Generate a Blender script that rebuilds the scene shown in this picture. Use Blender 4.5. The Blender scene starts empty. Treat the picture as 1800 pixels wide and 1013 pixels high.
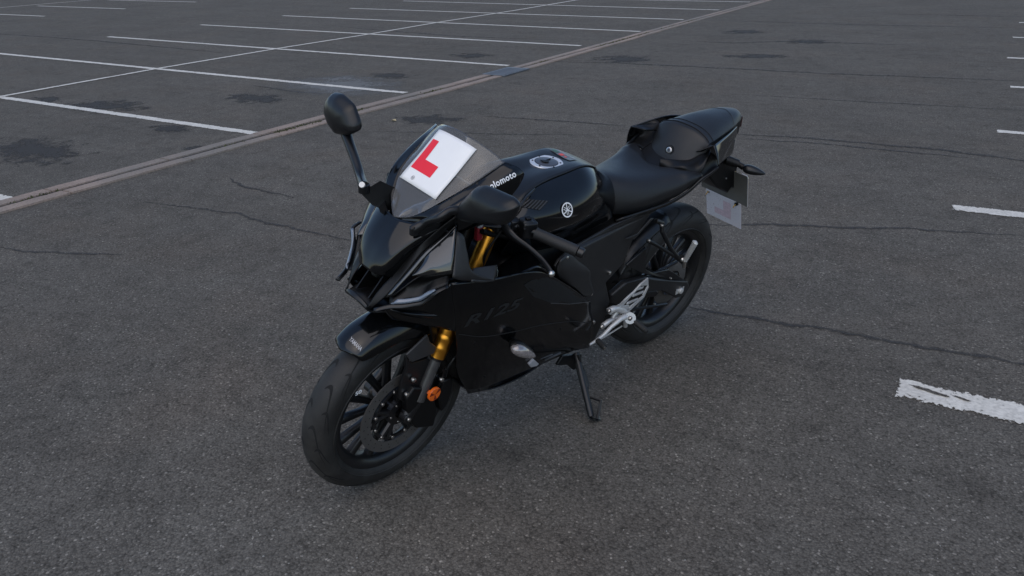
import bpy, bmesh, math, random
from mathutils import Vector, Matrix
from mathutils.bvhtree import BVHTree
from mathutils.geometry import tessellate_polygon
PI = math.pi
S = bpy.context.scene
C = S.collection
random.seed(7)

# ------------------------------------------------------------------ camera, sky, sun, exposure
cam_d = bpy.data.cameras.new('camera'); cam = bpy.data.objects.new('camera', cam_d); C.objects.link(cam)
R_, U_, F_ = Vector([0.8504, 0.52538, -0.02811]), Vector([-0.1941, 0.36294, 0.91137]), Vector([-0.48902, 0.76958, -0.41062])
m = Matrix.Identity(4)
for i in range(3):
    m[i][0] = R_[i]; m[i][1] = U_[i]; m[i][2] = -F_[i]; m[i][3] = (5.8889, -4.8353, 1.5902)[i]
cam.matrix_world = m
cam_d.sensor_width = 36; cam_d.lens = 27.313; cam_d.clip_end = 2000; cam_d.clip_start = 0.02
S.camera = cam
SUN_EL, SUN_ROT = math.radians(55), math.radians(165)
w = bpy.data.worlds.new('World'); S.world = w; w.use_nodes = True
nt = w.node_tree; bg = nt.nodes['Background']
sky = nt.nodes.new('ShaderNodeTexSky'); sky.sky_type = 'NISHITA'; sky.sun_disc = False
sky.sun_elevation = SUN_EL; sky.sun_rotation = SUN_ROT; sky.air_density = 1.0; sky.dust_density = 0.8; sky.ozone_density = 1.6
nt.links.new(sky.outputs[0], bg.inputs[0]); bg.inputs[1].default_value = 0.14
sd = bpy.data.lights.new('sun', 'SUN'); sd.energy = 0.95; sd.angle = math.radians(85); sd.color = (1, .85, .66)
so = bpy.data.objects.new('sun', sd); C.objects.link(so)
dv = Vector((math.sin(SUN_ROT)*math.cos(SUN_EL), math.cos(SUN_ROT)*math.cos(SUN_EL), math.sin(SUN_EL)))
so.rotation_euler = dv.to_track_quat('Z', 'Y').to_euler()
S.view_settings.view_transform = 'Standard'; S.view_settings.look = 'None'
S.view_settings.gamma = 1; S.view_settings.exposure = 0.42

# ------------------------------------------------------------------ materials
def newmat(name):
    mt = bpy.data.materials.new(name); mt.use_nodes = True
    return mt, mt.node_tree, mt.node_tree.nodes['Principled BSDF']
def N(t, ty, **kw):
    n = t.nodes.new(ty)
    for k, v in kw.items(): setattr(n, k, v)
    return n
def mth(t, op, a, b=None, clamp=False):
    n = N(t, 'ShaderNodeMath', operation=op, use_clamp=clamp)
    for i, x in enumerate((a, b)):
        if x is None: continue
        if isinstance(x, (int, float)): n.inputs[i].default_value = x
        else: t.links.new(x, n.inputs[i])
    return n.outputs[0]
def noise(t, vec, sc, det=4, rough=.55, dist=0):
    n = N(t, 'ShaderNodeTexNoise'); n.inputs['Scale'].default_value = sc; n.inputs['Detail'].default_value = det
    n.inputs['Roughness'].default_value = rough; n.inputs['Distortion'].default_value = dist
    if vec is not None: t.links.new(vec, n.inputs['Vector'])
    return n.outputs['Fac']
def ramp(t, fac, stops):
    n = N(t, 'ShaderNodeValToRGB'); cr = n.color_ramp
    while len(cr.elements) < len(stops): cr.elements.new(.5)
    for e, (p, c) in zip(cr.elements, stops):
        e.position = p; e.color = (c, c, c, 1) if isinstance(c, (int, float)) else (*c, 1)
    t.links.new(fac, n.inputs[0]); return n.outputs[0]
def mixc(t, fac, a, b, mode='MIX'):
    n = N(t, 'ShaderNodeMix', data_type='RGBA', blend_type=mode)
    for i, x in ((0, fac), (6, a), (7, b)):
        if isinstance(x, (int, float)): n.inputs[i].default_value = x if i == 0 else (x, x, x, 1)
        elif isinstance(x, tuple): n.inputs[i].default_value = (*x, 1)
        else: t.links.new(x, n.inputs[i])
    return n.outputs[2]
def bump(t, h, strength, dist=.002):
    n = N(t, 'ShaderNodeBump'); n.inputs['Strength'].default_value = strength; n.inputs['Distance'].default_value = dist
    t.links.new(h, n.inputs['Height']); return n.outputs[0]
def objco(t): return N(t, 'ShaderNodeTexCoord').outputs['Object']

def simple(name, col, rough, metal=0, coat=0, spec=.5, var=.25, nsc=30, bstr=0, bsc=400, dust=0):
    mt, t, p = newmat(name); oc = objco(t)
    n = noise(t, oc, nsc, 5)
    c = mixc(t, n, tuple(x*(1-var) for x in col), tuple(min(1, x*(1+var)) for x in col))
    if dust:   # fine road dust and dried drops
        d = ramp(t, noise(t, oc, 7, 6, .7), [(.45, 0.), (.75, 1.)])
        sp = ramp(t, noise(t, oc, 260, 2), [(.62, 0.), (.72, 1.)])
        dd = mth(t, 'MULTIPLY', mth(t, 'ADD', d, mth(t, 'MULTIPLY', sp, .7)), dust, True)
        c = mixc(t, dd, c, (.10, .095, .085))
        rr = mth(t, 'ADD', mth(t, 'MULTIPLY', dd, .5), rough, True); t.links.new(rr, p.inputs['Roughness'])
    else:
        rr = mth(t, 'ADD', mth(t, 'MULTIPLY', n, rough*.3), rough*.85, True); t.links.new(rr, p.inputs['Roughness'])
    t.links.new(c, p.inputs['Base Color'])
    p.inputs['Metallic'].default_value = metal; p.inputs['Specular IOR Level'].default_value = spec
    if coat: p.inputs['Coat Weight'].default_value = coat; p.inputs['Coat Roughness'].default_value = .08
    if bstr: t.links.new(bump(t, noise(t, oc, bsc, 3), bstr, .0006), p.inputs['Normal'])
    return mt
M = {}
M['paint'] = simple('gloss black paint', (.002, .0024, .003), .11, coat=.0, dust=.015, spec=.45)
M['satin'] = simple('satin black plastic', (.006, .0065, .0075), .33, dust=.03, spec=.4)
M['matt'] = simple('matt grey black plastic', (.011, .011, .0115), .48, bstr=.25, dust=.05)
M['black'] = simple('black plastic', (.003, .003, .0033), .45, spec=.3)
M['rubber'] = simple('tyre rubber', (.009, .0085, .0078), .62, var=.35, nsc=14, bstr=.3, dust=.22)
M['groove'] = simple('tread groove', (.003, .003, .003), .9)
M['seat'] = simple('seat vinyl', (.009, .0095, .0105), .42, bstr=.35, bsc=900, spec=.4)
M['alloy'] = simple('black painted alloy', (.006, .006, .0068), .36, dust=.05)
M['disc'] = simple('worn brake disc', (.085, .08, .075), .5, metal=.3)
M['gold'] = simple('gold anodised fork', (.80, .36, .045), .34, metal=1, var=.1)
M['silver'] = simple('cast aluminium', (.50, .50, .49), .42, metal=.45, var=.15, bstr=.2)
M['steel'] = simple('zinc bolt', (.5, .49, .47), .3, metal=1)
M['forktube'] = simple('grey slider', (.08, .08, .08), .35, metal=.5)
M['grip'] = simple('rubber grip', (.011, .011, .011), .6, bstr=.4, bsc=700)
M['white'] = simple('white decal', (.80, .80, .80), .45, var=.03)
M['dimwhite'] = simple('grey decal', (.33, .33, .34), .4, var=.1)
M['darkdecal'] = simple('dark grey decal', (.013, .0145, .016), .5, var=.1)
M['plate'] = simple('white plate film', (.80, .79, .77), .4, var=.03)
M['red'] = simple('red letter film', (.78, .018, .035), .4, var=.04)
M['orange'] = simple('orange reflector', (.75, .13, .008), .25, var=.2, coat=.5)
M['darkorange'] = simple('dark orange reflector facet', (.20, .022, .004), .25, var=.2, coat=.5)
M['brass'] = simple('gold screw', (.7, .42, .10), .35, metal=.8)
M['taillens'] = simple('dark tail lens', (.03, .002, .002), .2)
M['redplastic'] = simple('red connector', (.22, .012, .02), .4)
M['strip'] = simple('position light lens', (.12, .145, .185), .22, coat=.8, var=.08)
M['lens'] = simple('clear indicator lens', (.26, .235, .23), .12, coat=1, var=.75, nsc=120, metal=.35)
M['bulb'] = simple('orange bulb', (.7, .13, .03), .3)
M['lamp'] = simple('projector lamp glass', (.012, .014, .014), .2, coat=.5)
M['mirrorglass'] = simple('mirror glass', (.8, .8, .8), .03, metal=1, var=.02)
M['capring'] = simple('brushed cap ring', (.66, .66, .67), .38, metal=.55, var=.06)
M['capface'] = simple('dark cap face', (.10, .105, .12), .4, metal=.6)
M['sticker'] = simple('warning sticker', (.10, .11, .12), .4)
M['stickred'] = simple('warning sticker red', (.6, .05, .03), .4)
M['stickgreen'] = simple('warning sticker green', (.03, .09, .05), .4)
M['greyplastic'] = simple('grey plastic', (.030, .030, .031), .5, bstr=.2)
M['gloss'] = simple('smoked glossy panel', (.006, .0065, .007), .10, spec=1.0, dust=.03)
M['leaf'] = simple('dry leaf', (.36, .30, .18), .7)
M['grit'] = simple('pale grit', (.22, .215, .20), .8)
M['weed'] = simple('moss and weeds', (.055, .062, .022), .9, var=.5, nsc=20)

def mat_screen():
    mt, t, p = newmat('tinted screen')
    t.nodes.remove(p); out = t.nodes['Material Output']
    tr = N(t, 'ShaderNodeBsdfTransparent'); tr.inputs[0].default_value = (.70, .70, .69, 1)
    gl = N(t, 'ShaderNodeBsdfGlossy'); gl.inputs['Roughness'].default_value = .05
    fr = N(t, 'ShaderNodeFresnel'); fr.inputs[0].default_value = 1.5
    sc = ramp(t, noise(t, objco(t), 60, 4, .7), [(.6, 0.), (.8, .02)])
    df = N(t, 'ShaderNodeBsdfDiffuse'); df.inputs[0].default_value = (.5, .5, .5, 1)
    m1 = N(t, 'ShaderNodeMixShader'); t.links.new(fr.outputs[0], m1.inputs[0]); t.links.new(tr.outputs[0], m1.inputs[1]); t.links.new(gl.outputs[0], m1.inputs[2])
    m2 = N(t, 'ShaderNodeMixShader'); t.links.new(mth(t, 'ADD', sc, .10), m2.inputs[0]); t.links.new(m1.outputs[0], m2.inputs[1]); t.links.new(df.outputs[0], m2.inputs[2])  # even grey diffuse haze, paints in the sky's reflection along with dust
    t.links.new(m2.outputs[0], out.inputs[0]); return mt
M['screen'] = mat_screen()

def mat_backplate():   # rear learner plate seen from its back: letter shows through, dirt specks
    mt, t, p = newmat('dirty translucent plate'); oc = objco(t)
    sp = ramp(t, noise(t, oc, 150, 3, .6), [(.64, 0.), (.69, 1.)])
    c = mixc(t, mth(t, 'MULTIPLY', sp, .8), (.68, .67, .72), (.20, .10, .11))
    t.links.new(c, p.inputs['Base Color']); p.inputs['Roughness'].default_value = .4
    return mt
M['backplate'] = mat_backplate()
M['pink'] = simple('letter showing through', (.62, .50, .56), .4, var=.35, nsc=120)
M['numplate'] = simple('number plate back', (.12, .12, .11), .5, var=.15, nsc=40)
M['yellowedge'] = simple('number plate face', (.55, .42, .12), .4)

def mat_asphalt():
    mt, t, p = newmat('asphalt'); oc = objco(t)
    big = noise(t, oc, .35, 5, .6); mid = noise(t, oc, 3.0, 5, .6); fine = noise(t, oc, 55, 4, .65)
    c = mixc(t, big, (.108, .100, .087), (.139, .129, .112))
    c = mixc(t, mth(t, 'MULTIPLY', ramp(t, mid, [(.3, 1.), (.7, 0.)]), .35), c, (.098, .087, .0745))
    # aggregate: voronoi stones, tone per stone
    v = N(t, 'ShaderNodeTexVoronoi'); v.inputs['Scale'].default_value = 140; t.links.new(oc, v.inputs['Vector'])
    sepc = N(t, 'ShaderNodeSeparateColor'); t.links.new(v.outputs['Color'], sepc.inputs[0])
    tone = ramp(t, sepc.outputs[0], [(0., .62), (.3, .92), (.86, 1.08), (.965, 1.3), (1., 2.2)])
    v2 = N(t, 'ShaderNodeTexVoronoi'); v2.inputs['Scale'].default_value = 300; t.links.new(oc, v2.inputs['Vector'])
    sep2 = N(t, 'ShaderNodeSeparateColor'); t.links.new(v2.outputs['Color'], sep2.inputs[0])
    tone2 = ramp(t, sep2.outputs[1], [(0., .78), (.4, 1.), (.95, 1.08), (1., 1.5)])
    c = mixc(t, 1., c, tone, 'MULTIPLY'); c = mixc(t, 1., c, tone2, 'MULTIPLY')
    gap = ramp(t, v.outputs['Distance'], [(.45, 1.), (.85, .62)])
    c = mixc(t, 1., c, gap, 'MULTIPLY')
    pit = ramp(t, fine, [(.30, .5), (.42, 1.)])
    c = mixc(t, 1., c, pit, 'MULTIPLY')
    c = mixc(t, 1., c, ramp(t, noise(t, oc, 7.5, 6, .7, .4), [(.30, .74), (.48, 1.), (.75, 1.12)]), 'MULTIPLY')
    c = mixc(t, 1., c, ramp(t, noise(t, oc, .9, 5, .65), [(.28, .86), (.5, 1.), (.74, 1.10)]), 'MULTIPLY')
    sc_ = N(t, 'ShaderNodeMapping'); sc_.inputs['Scale'].default_value = (.25, 3.2, 1); t.links.new(oc, sc_.inputs['Vector'])   # faint worn lanes
    c = mixc(t, 1., c, ramp(t, noise(t, sc_.outputs[0], 1.0, 6, .7), [(.30, .88), (.55, 1.), (.75, 1.05)]), 'MULTIPLY')
    brown = ramp(t, noise(t, oc, 1.1, 4), [(.5, 0.), (.72, .35)])
    c = mixc(t, brown, c, mixc(t, 1., c, (1.12, 1.0, .92), 'MULTIPLY'))
    t.links.new(c, p.inputs['Base Color'])
    p.inputs['Roughness'].default_value = .95; p.inputs['Specular IOR Level'].default_value = .12
    h = mth(t, 'ADD', mth(t, 'MULTIPLY', v.outputs['Distance'], -1.0), mth(t, 'MULTIPLY', fine, 1.3))
    t.links.new(bump(t, h, .55, .004), p.inputs['Normal'])
    return mt
M['asphalt'] = mat_asphalt()

def mat_paintline():
    mt, t, p = newmat('worn white road paint'); oc = objco(t)
    tc = N(t, 'ShaderNodeTexCoord'); sp = N(t, 'ShaderNodeSeparateXYZ'); t.links.new(tc.outputs['UV'], sp.inputs[0])
    edge = mth(t, 'ABSOLUTE', sp.outputs[0])                # 0 middle .. 1 edge of the sheet
    edge = mth(t, 'MAXIMUM', edge, mth(t, 'SUBTRACT', 1.0, mth(t, 'MULTIPLY', sp.outputs[1], 14.0)))
    n1 = noise(t, oc, 9, 5, .7); n2 = noise(t, oc, 60, 4, .7); n3 = noise(t, oc, 2.2, 3)
    wear = mth(t, 'ADD', mth(t, 'MULTIPLY', n2, .55), mth(t, 'MULTIPLY', n1, .45))
    th = ramp(t, edge, [(0., .34), (.62, .38), (.85, .50), (1., .70)])
    th = mth(t, 'ADD', th, mth(t, 'MULTIPLY', ramp(t, n3, [(.45, 0.), (.75, 1.)]), .07))
    th = mth(t, 'ADD', th, mth(t, 'MULTIPLY', ramp(t, sp.outputs[1], [(.02, 0.), (.10, 1.), (.35, .7), (.7, 0.)]), .02))
    al = mth(t, 'GREATER_THAN', wear, th)
    c = ramp(t, n1, [(.3, (.52, .49, .435)), (.7, (.68, .65, .58))])
    c = mixc(t, 1., c, ramp(t, n2, [(.3, .7), (.6, 1.05)]), 'MULTIPLY')
    t.links.new(c, p.inputs['Base Color']); p.inputs['Roughness'].default_value = .75
    t.links.new(al, p.inputs['Alpha'])
    t.links.new(bump(t, n2, .5, .003), p.inputs['Normal'])
    return mt
M['line'] = mat_paintline()

def mat_decal(name, col, lo, hi, sc, colvar=.3, amax=1.):
    mt, t, p = newmat(name); oc = objco(t)
    tc = N(t, 'ShaderNodeTexCoord'); sp = N(t, 'ShaderNodeSeparateXYZ'); t.links.new(tc.outputs['UV'], sp.inputs[0])
    r = mth(t, 'SUBTRACT', 1.0, mth(t, 'ABSOLUTE', sp.outputs[0]))
    n1 = noise(t, oc, sc, 6, .75); n2 = noise(t, oc, sc*9, 4, .7)
    s = mth(t, 'ADD', mth(t, 'MULTIPLY', r, .38), mth(t, 'ADD', mth(t, 'MULTIPLY', n1, .85), mth(t, 'MULTIPLY', n2, .3)))
    al = mth(t, 'MULTIPLY', ramp(t, s, [(lo, 0.), (hi, 1.)]), mth(t, 'MULTIPLY', ramp(t, r, [(0., 0.), (.25, 1.)]), amax))
    c = mixc(t, n2, tuple(x*(1-colvar) for x in col), tuple(x*(1+colvar) for x in col))
    t.links.new(c, p.inputs['Base Color']); p.inputs['Roughness'].default_value = .85
    t.links.new(al, p.inputs['Alpha']); return mt
M['stain'] = mat_decal('oil stain', (.030, .026, .022), .74, .86, 5, .4, .8)
M['crack'] = mat_decal('crack tar', (.034, .031, .028), .68, .95, 22, .4, .85)
M['patch'] = mat_decal('repair patch', (.14, .14, .135), .55, .85, 3, .1, .8)

def mat_concrete():
    mt, t, p = newmat('pink grey concrete channel'); oc = objco(t)
    n1 = noise(t, oc, 2.5, 5, .6); n2 = noise(t, oc, 70, 4, .65); n3 = noise(t, oc, .7, 3)
    c = ramp(t, n1, [(.3, (.225, .170, .135)), (.7, (.31, .24, .195))])
    c = mixc(t, ramp(t, n3, [(.42, 0.), (.62, 1.)]), c, (.19, .165, .14))
    c = mixc(t, 1., c, ramp(t, n2, [(.3, .6), (.55, 1.05)]), 'MULTIPLY')
    t.links.new(c, p.inputs['Base Color']); p.inputs['Roughness'].default_value = .9
    t.links.new(bump(t, n2, .6, .003), p.inputs['Normal']); return mt
M['concrete'] = mat_concrete()
M['slot'] = simple('dark channel bottom', (.022, .020, .018), .95, var=.5)
M['grate'] = simple('steel cover', (.10, .105, .115), .5, metal=.4)

# ------------------------------------------------------------------ mesh helpers
def link(name, verts, faces, mat, parent=None, smooth=True, bevel=0, sub=0, solid=0, solid_off=-1, fm=None, edge=40):
    me = bpy.data.meshes.new(name); me.from_pydata([tuple(v) for v in verts], [], faces); me.validate(clean_customdata=False)
    mats = mat if isinstance(mat, (list, tuple)) else [mat]
    for x in mats: me.materials.append(M[x])
    if fm and len(fm) == len(me.polygons):
        for pl, k in zip(me.polygons, fm): pl.material_index = k
    bm = bmesh.new(); bm.from_mesh(me); bmesh.ops.recalc_face_normals(bm, faces=bm.faces); bm.to_mesh(me); bm.free()
    for pl in me.polygons: pl.use_smooth = smooth
    o = bpy.data.objects.new(name, me); C.objects.link(o)
    if solid:
        md = o.modifiers.new('solid', 'SOLIDIFY'); md.thickness = solid; md.offset = solid_off
    if bevel:
        md = o.modifiers.new('bevel', 'BEVEL'); md.width = bevel; md.segments = 2; md.limit_method = 'ANGLE'; md.angle_limit = math.radians(30)
    if sub:
        md = o.modifiers.new('sub', 'SUBSURF'); md.levels = sub; md.render_levels = sub
    if smooth:
        me.set_sharp_from_angle(angle=math.radians(edge))
    if parent is not None: o.parent = parent
    return o

STEER = 0.0763
rake = math.radians(25.5)
axis = Vector((-math.sin(rake), 0, math.cos(rake))); A0 = Vector((1.415, 0, 0))
RS = Matrix.Rotation(STEER, 3, axis)
def ST(v): return RS @ (Vector(v)-A0) + A0
def mir(pts): return [(x, -y, z) for x, y, z in pts]

class MB:
    "collects shapes into one mesh"
    def __init__(s): s.v = []; s.f = []; s.m = []; s.p = []
    def add(s, v, f, k=0):
        s.p.append((v, f, k)); o = len(s.v); s.v += [tuple(a) for a in v]; s.f += [tuple(i+o for i in q) for q in f]; s.m += [k]*len(f); return s
    def box(s, c, d, rot=None, k=0):
        x, y, z = (a/2 for a in d); c = Vector(c)
        v = [Vector((i*x, j*y, l*z)) for i in (-1, 1) for j in (-1, 1) for l in (-1, 1)]
        if rot is not None: v = [rot @ a for a in v]
        return s.add([a+c for a in v], [(0,1,3,2),(4,6,7,5),(0,4,5,1),(2,3,7,6),(0,2,6,4),(1,5,7,3)], k)
    def tube(s, pts, r, n=12, k=0, flat=1.0, up=None):
        pts = [Vector(p) for p in pts]; rs = r if isinstance(r, (list, tuple)) else [r]*len(pts); v = []; f = []
        ref = None
        for i, p in enumerate(pts):
            d = (pts[min(i+1, len(pts)-1)]-pts[max(i-1, 0)])
            if d.length < 1e-9: d = Vector((0, 0, 1))
            d.normalize()
            if ref is None:
                ref = Vector(up) if up else (Vector((0, 0, 1)) if abs(d.z) < .9 else Vector((1, 0, 0)))
            a = (ref - d*ref.dot(d)).normalized(); b = d.cross(a); ref = a
            for j in range(n):
                t = 2*PI*j/n; v.append(p + a*rs[i]*flat*math.cos(t) + b*rs[i]*math.sin(t))
        for i in range(len(pts)-1):
            for j in range(n): f.append((i*n+j, i*n+(j+1) % n, (i+1)*n+(j+1) % n, (i+1)*n+j))
        f.append(tuple(range(n))[::-1]); f.append(tuple((len(pts)-1)*n+j for j in range(n)))
        return s.add(v, f, k)
    def cyl(s, p, q, r, n=16, k=0): return s.tube([p, q], r, n, k)
    def lathe(s, c, prof, n=64, k=0, closed=True, axis='y'):
        v = []; f = []; c = Vector(c); L = len(prof)
        for i in range(n):
            t = 2*PI*i/n
            for r, h in prof: v.append(c+Vector((r*math.cos(t), h, r*math.sin(t))) if axis == 'y' else c+Vector((r*math.cos(t), r*math.sin(t), h)))
        for i in range(n):
            for j in range(L if closed else L-1):
                a, b = i*L+j, i*L+(j+1) % L; c2, d = ((i+1) % n)*L+(j+1) % L, ((i+1) % n)*L+j
                f.append((a, b, c2, d))
        return s.add(v, f, k)
    def prism(s, pts, off, k=0):
        "closed polygon of 3d points pushed along off"
        off = Vector(off); n = len(pts); v = [Vector(p) for p in pts]; v += [p+off for p in v]
        tri = tessellate_polygon([v[:n]])
        f = [tuple(t) for t in tri] + [tuple(i+n for i in t)[::-1] for t in tri]
        f += [(i, (i+1) % n, (i+1) % n+n, i+n) for i in range(n)]
        return s.add(v, f, k)
    def ball(s, c, r, n=12, k=0):
        c = Vector(c); r = r if isinstance(r, tuple) else (r, r, r); v = []; f = []
        m_ = n//2
        for i in range(m_+1):
            a = PI*i/m_
            for j in range(n): t = 2*PI*j/n; v.append(c+Vector((r[0]*math.sin(a)*math.cos(t), r[1]*math.sin(a)*math.sin(t), r[2]*math.cos(a))))
        for i in range(m_):
            for j in range(n): f.append((i*n+j, i*n+(j+1) % n, (i+1)*n+(j+1) % n, (i+1)*n+j))
        return s.add(v, f, k)
    def build(s, name, mat, parent=None, steer=False, **kw):
        v = [ST(a) for a in s.v] if steer else s.v
        kw.setdefault('fm', s.m if isinstance(mat, (list, tuple)) else None)
        o = link(name, v, s.f, mat, parent, **kw)
        bm = bmesh.new(); bm.from_mesh(o.data); bmesh.ops.remove_doubles(bm, verts=bm.verts, dist=1e-5); bm.to_mesh(o.data); bm.free()
        return o

def each(mb, name, mat, parent, **kw):
    "one object for every shape collected in mb"
    for v, f, k in mb.p:
        q = MB(); q.add(v, f, k); q.build(name, mat[k] if isinstance(mat, (list, tuple)) else mat, parent, **kw)
def cr(p0, p1, p2, p3, t):
    return .5*((2*p1)+(p2-p0)*t+(2*p0-5*p1+4*p2-p3)*t*t+(3*p1-p0-3*p2+p3)*t**3)
def resample(pts, n):
    P_ = [Vector(p) for p in pts]; out = []
    for i in range(len(P_)-1):
        a = P_[i-1] if i else P_[0]*2-P_[1]; d = P_[i+2] if i+2 < len(P_) else P_[-1]*2-P_[-2]
        for k in range(n): out.append(cr(a, P_[i], P_[i+1], d, k/n))
    out.append(P_[-1]); return out
def grid(rows, nu=5, nv=5, lin_u=False, lin_v=False):
    def rs(r, n, lin):
        if not lin: return resample(r, n)
        o = []
        for a, b in zip(r, r[1:]):
            a, b = Vector(a), Vector(b)
            for k in range(n): o.append(a.lerp(b, k/n))
        o.append(Vector(r[-1])); return o
    R1 = [rs(r, nu, lin_u) for r in rows]
    cols = [rs([r[j] for r in R1], nv, lin_v) for j in range(len(R1[0]))]
    nr = len(cols[0]); nc = len(cols)
    v = [cols[j][i] for i in range(nr) for j in range(nc)]
    f = [(i*nc+j, i*nc+j+1, (i+1)*nc+j+1, (i+1)*nc+j) for i in range(nr-1) for j in range(nc-1)]
    return v, f
def sheet(name, rows, mat, parent=None, thick=.004, steer=False, nu=5, nv=5, edge=60, lin_u=False, lin_v=False):
    v, f = grid(rows, nu, nv, lin_u, lin_v)
    if steer: v = [ST(a) for a in v]
    return link(name, v, f, mat, parent, solid=thick, solid_off=0, edge=edge)
def symrows(rows):
    "each row runs centre -> left edge; returns right edge -> left edge"
    return [mir(r[:0:-1])+list(r) for r in rows]
def poly(name, pts, mat, parent, thick=.006, bevel=.002, direction=(0, 1, 0), steer=False, smooth=True):
    b = MB(); d = Vector(direction)*thick; b.prism([Vector(p)-d*.5 for p in pts], d)
    return b.build(name, mat, parent, steer=steer, bevel=bevel, smooth=smooth, edge=35)

def bvh(objs):
    dg = bpy.context.evaluated_depsgraph_get(); dg.update(); vs = []; fs = []
    for o in (objs if isinstance(objs, (list, tuple)) else [objs]):
        me = o.evaluated_get(dg).to_mesh(); n = len(vs)
        vs += [v.co.copy() for v in me.vertices]; fs += [tuple(i+n for i in p.vertices) for p in me.polygons]
    return BVHTree.FromPolygons(vs, fs)
def project(pts, tree, d, off=.0012):
    d = Vector(d).normalized(); out = []
    for p in pts:
        p = Vector(p); h = tree.ray_cast(p-d*.4, d)
        out.append((h[0]-d*off) if h[0] is not None else p)
    return out
def text_mesh(body, bold=True, shear=0, space=1.0):
    cu = bpy.data.curves.new('txt', 'FONT'); cu.body = body; cu.align_x = 'CENTER'; cu.align_y = 'CENTER'; cu.shear = shear; cu.space_character = space
    cu.offset = .026 if bold else 0; cu.resolution_u = 3
    o = bpy.data.objects.new('txt', cu); C.objects.link(o)
    dg = bpy.context.evaluated_depsgraph_get(); dg.update(); me = o.evaluated_get(dg).to_mesh()
    bm = bmesh.new(); bm.from_mesh(me); bmesh.ops.triangulate(bm, faces=bm.faces)
    bmesh.ops.subdivide_edges(bm, edges=[e for e in bm.edges if e.calc_length() > .15], cuts=1)
    bmesh.ops.triangulate(bm, faces=bm.faces)
    v = [x.co.copy() for x in bm.verts]; f = [tuple(a.index for a in q.verts) for q in bm.faces]; bm.free()
    bpy.data.objects.remove(o); bpy.data.curves.remove(cu)
    xs = [a.x for a in v]; ys = [a.y for a in v]
    cx, cy = (max(xs)+min(xs))/2, (max(ys)+min(ys))/2; W, H = max(xs)-min(xs), max(ys)-min(ys)
    return [((a.x-cx)/W, (a.y-cy)/H) for a in v], f
def decal(name, uvs, faces, c, ex, ey, tree, d, mat, parent, off=.0015, tail_fn=None):
    "uv in -.5..+.5 laid on plane c + u*ex + v*ey and thrown along d on to the surface"
    c, ex, ey = Vector(c), Vector(ex), Vector(ey)
    pts = project([c+ex*u+ey*v for u, v in uvs], tree, d, off)
    o = link(name, pts, faces, mat, parent, smooth=False); return o
def bolt(mb, p, r=.006, d=(0, 1, 0), h=.005, k=0):
    p = Vector(p); d = Vector(d).normalized()
    mb.tube([p-d*.004, p, p+d*h*.7, p+d*h], [r, r, r*.85, r*.45], 10, k)

# ------------------------------------------------------------------ setting
def flat(name, pts, mat, z, uv=None, faces=None, kind='structure'):
    v = [(p[0], p[1], z) for p in pts]; faces = faces or [tuple(range(len(pts)))]
    me = bpy.data.meshes.new(name); me.from_pydata(v, [], faces); me.materials.append(M[mat])
    if uv:
        ul = me.uv_layers.new(name='UVMap')
        for lp in me.loops: ul.data[lp.index].uv = uv[lp.vertex_index]
    bm = bmesh.new(); bm.from_mesh(me); bmesh.ops.recalc_face_normals(bm, faces=bm.faces)
    if bm.faces and sum(f.normal.z for f in bm.faces) < 0: bmesh.ops.reverse_faces(bm, faces=bm.faces)
    bm.to_mesh(me); bm.free()
    o = bpy.data.objects.new(name, me); C.objects.link(o)
    if kind: o['kind'] = kind
    return o
G = 500
flat('ground', [(-G, -G), (G, -G), (G, G), (-G, G)], 'asphalt', 0)
def ribbon(pts, wd, uv=True, jit=0, seg=.08, taper=False, round_end=False):
    out = []; uvs = []; P_ = [Vector(p) for p in pts]; q = []
    for a, b in zip(P_, P_[1:]):
        n = max(1, int((b-a).length/seg))
        for k in range(n): q.append(a.lerp(b, k/n))
    q.append(P_[-1]); L = len(q); faces = []
    if jit:
        off = 0; nn = []
        for i, p in enumerate(q):
            off = off*.8+random.uniform(-jit, jit); d = (q[min(i+1, L-1)]-q[max(i-1, 0)]).normalized(); nn.append(p+Vector((-d.y, d.x))*off)
        q = nn
    dist = 0
    for i, p in enumerate(q):
        d = (q[min(i+1, L-1)]-q[max(i-1, 0)]).normalized(); nrm = Vector((-d.y, d.x))
        if i: dist += (p-q[i-1]).length
        ww = wd*(random.uniform(.6, 1.3) if jit else 1)
        if taper: ww *= min(1, .25+3*min(i, L-1-i)/L)
        for sgn in (-1, 0, 1): out.append(p+nrm*ww/2*sgn); uvs.append((sgn, dist))
    for i in range(L-1):
        a = i*3; faces += [(a, a+3, a+4, a+1), (a+1, a+4, a+5, a+2)]
    return out, uvs, faces
def line(a, b, wd=.11):
    v, u, f = ribbon([b, a] if a[0] < b[0]-0 and b[0] < 1 else [a, b], wd*1.12)
    return flat('parking_line', v, 'line', .004, u, f)
for a, b, wd in (
    ((-11.5, .02), (0.044,-0.011), .11), ((-10.791,2.419), (0.058,2.205), .105), ((-9.703,4.793), (0.087,4.411), .10), ((-9.809,7.122), (0.059,6.609), .10),
    ((-9.593,9.377), (0.178,8.711), .10), ((-9.369,11.546), (0.173,10.903), .10), ((-9.550,14.023), (0.173,13.113), .10), ((-9.6, 15.9), (0.225,15.341), .10),
    ((-4.5, -2.28), (0.077,-2.253), .11), ((-9.6, 18.1), (.2, 17.6), .10), ((-9.6, 20.4), (.2, 19.8), .10),
    ((-21.5, 7.5), (-16.742,7.467), .10), ((-21.5, 9.9), (-16.634,9.821), .10), ((-21.5, 12.4), (-16.678,12.341), .10), ((-21.5, 14.8), (-16.7, 14.8), .10)):
    line(a, b, wd)
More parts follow.
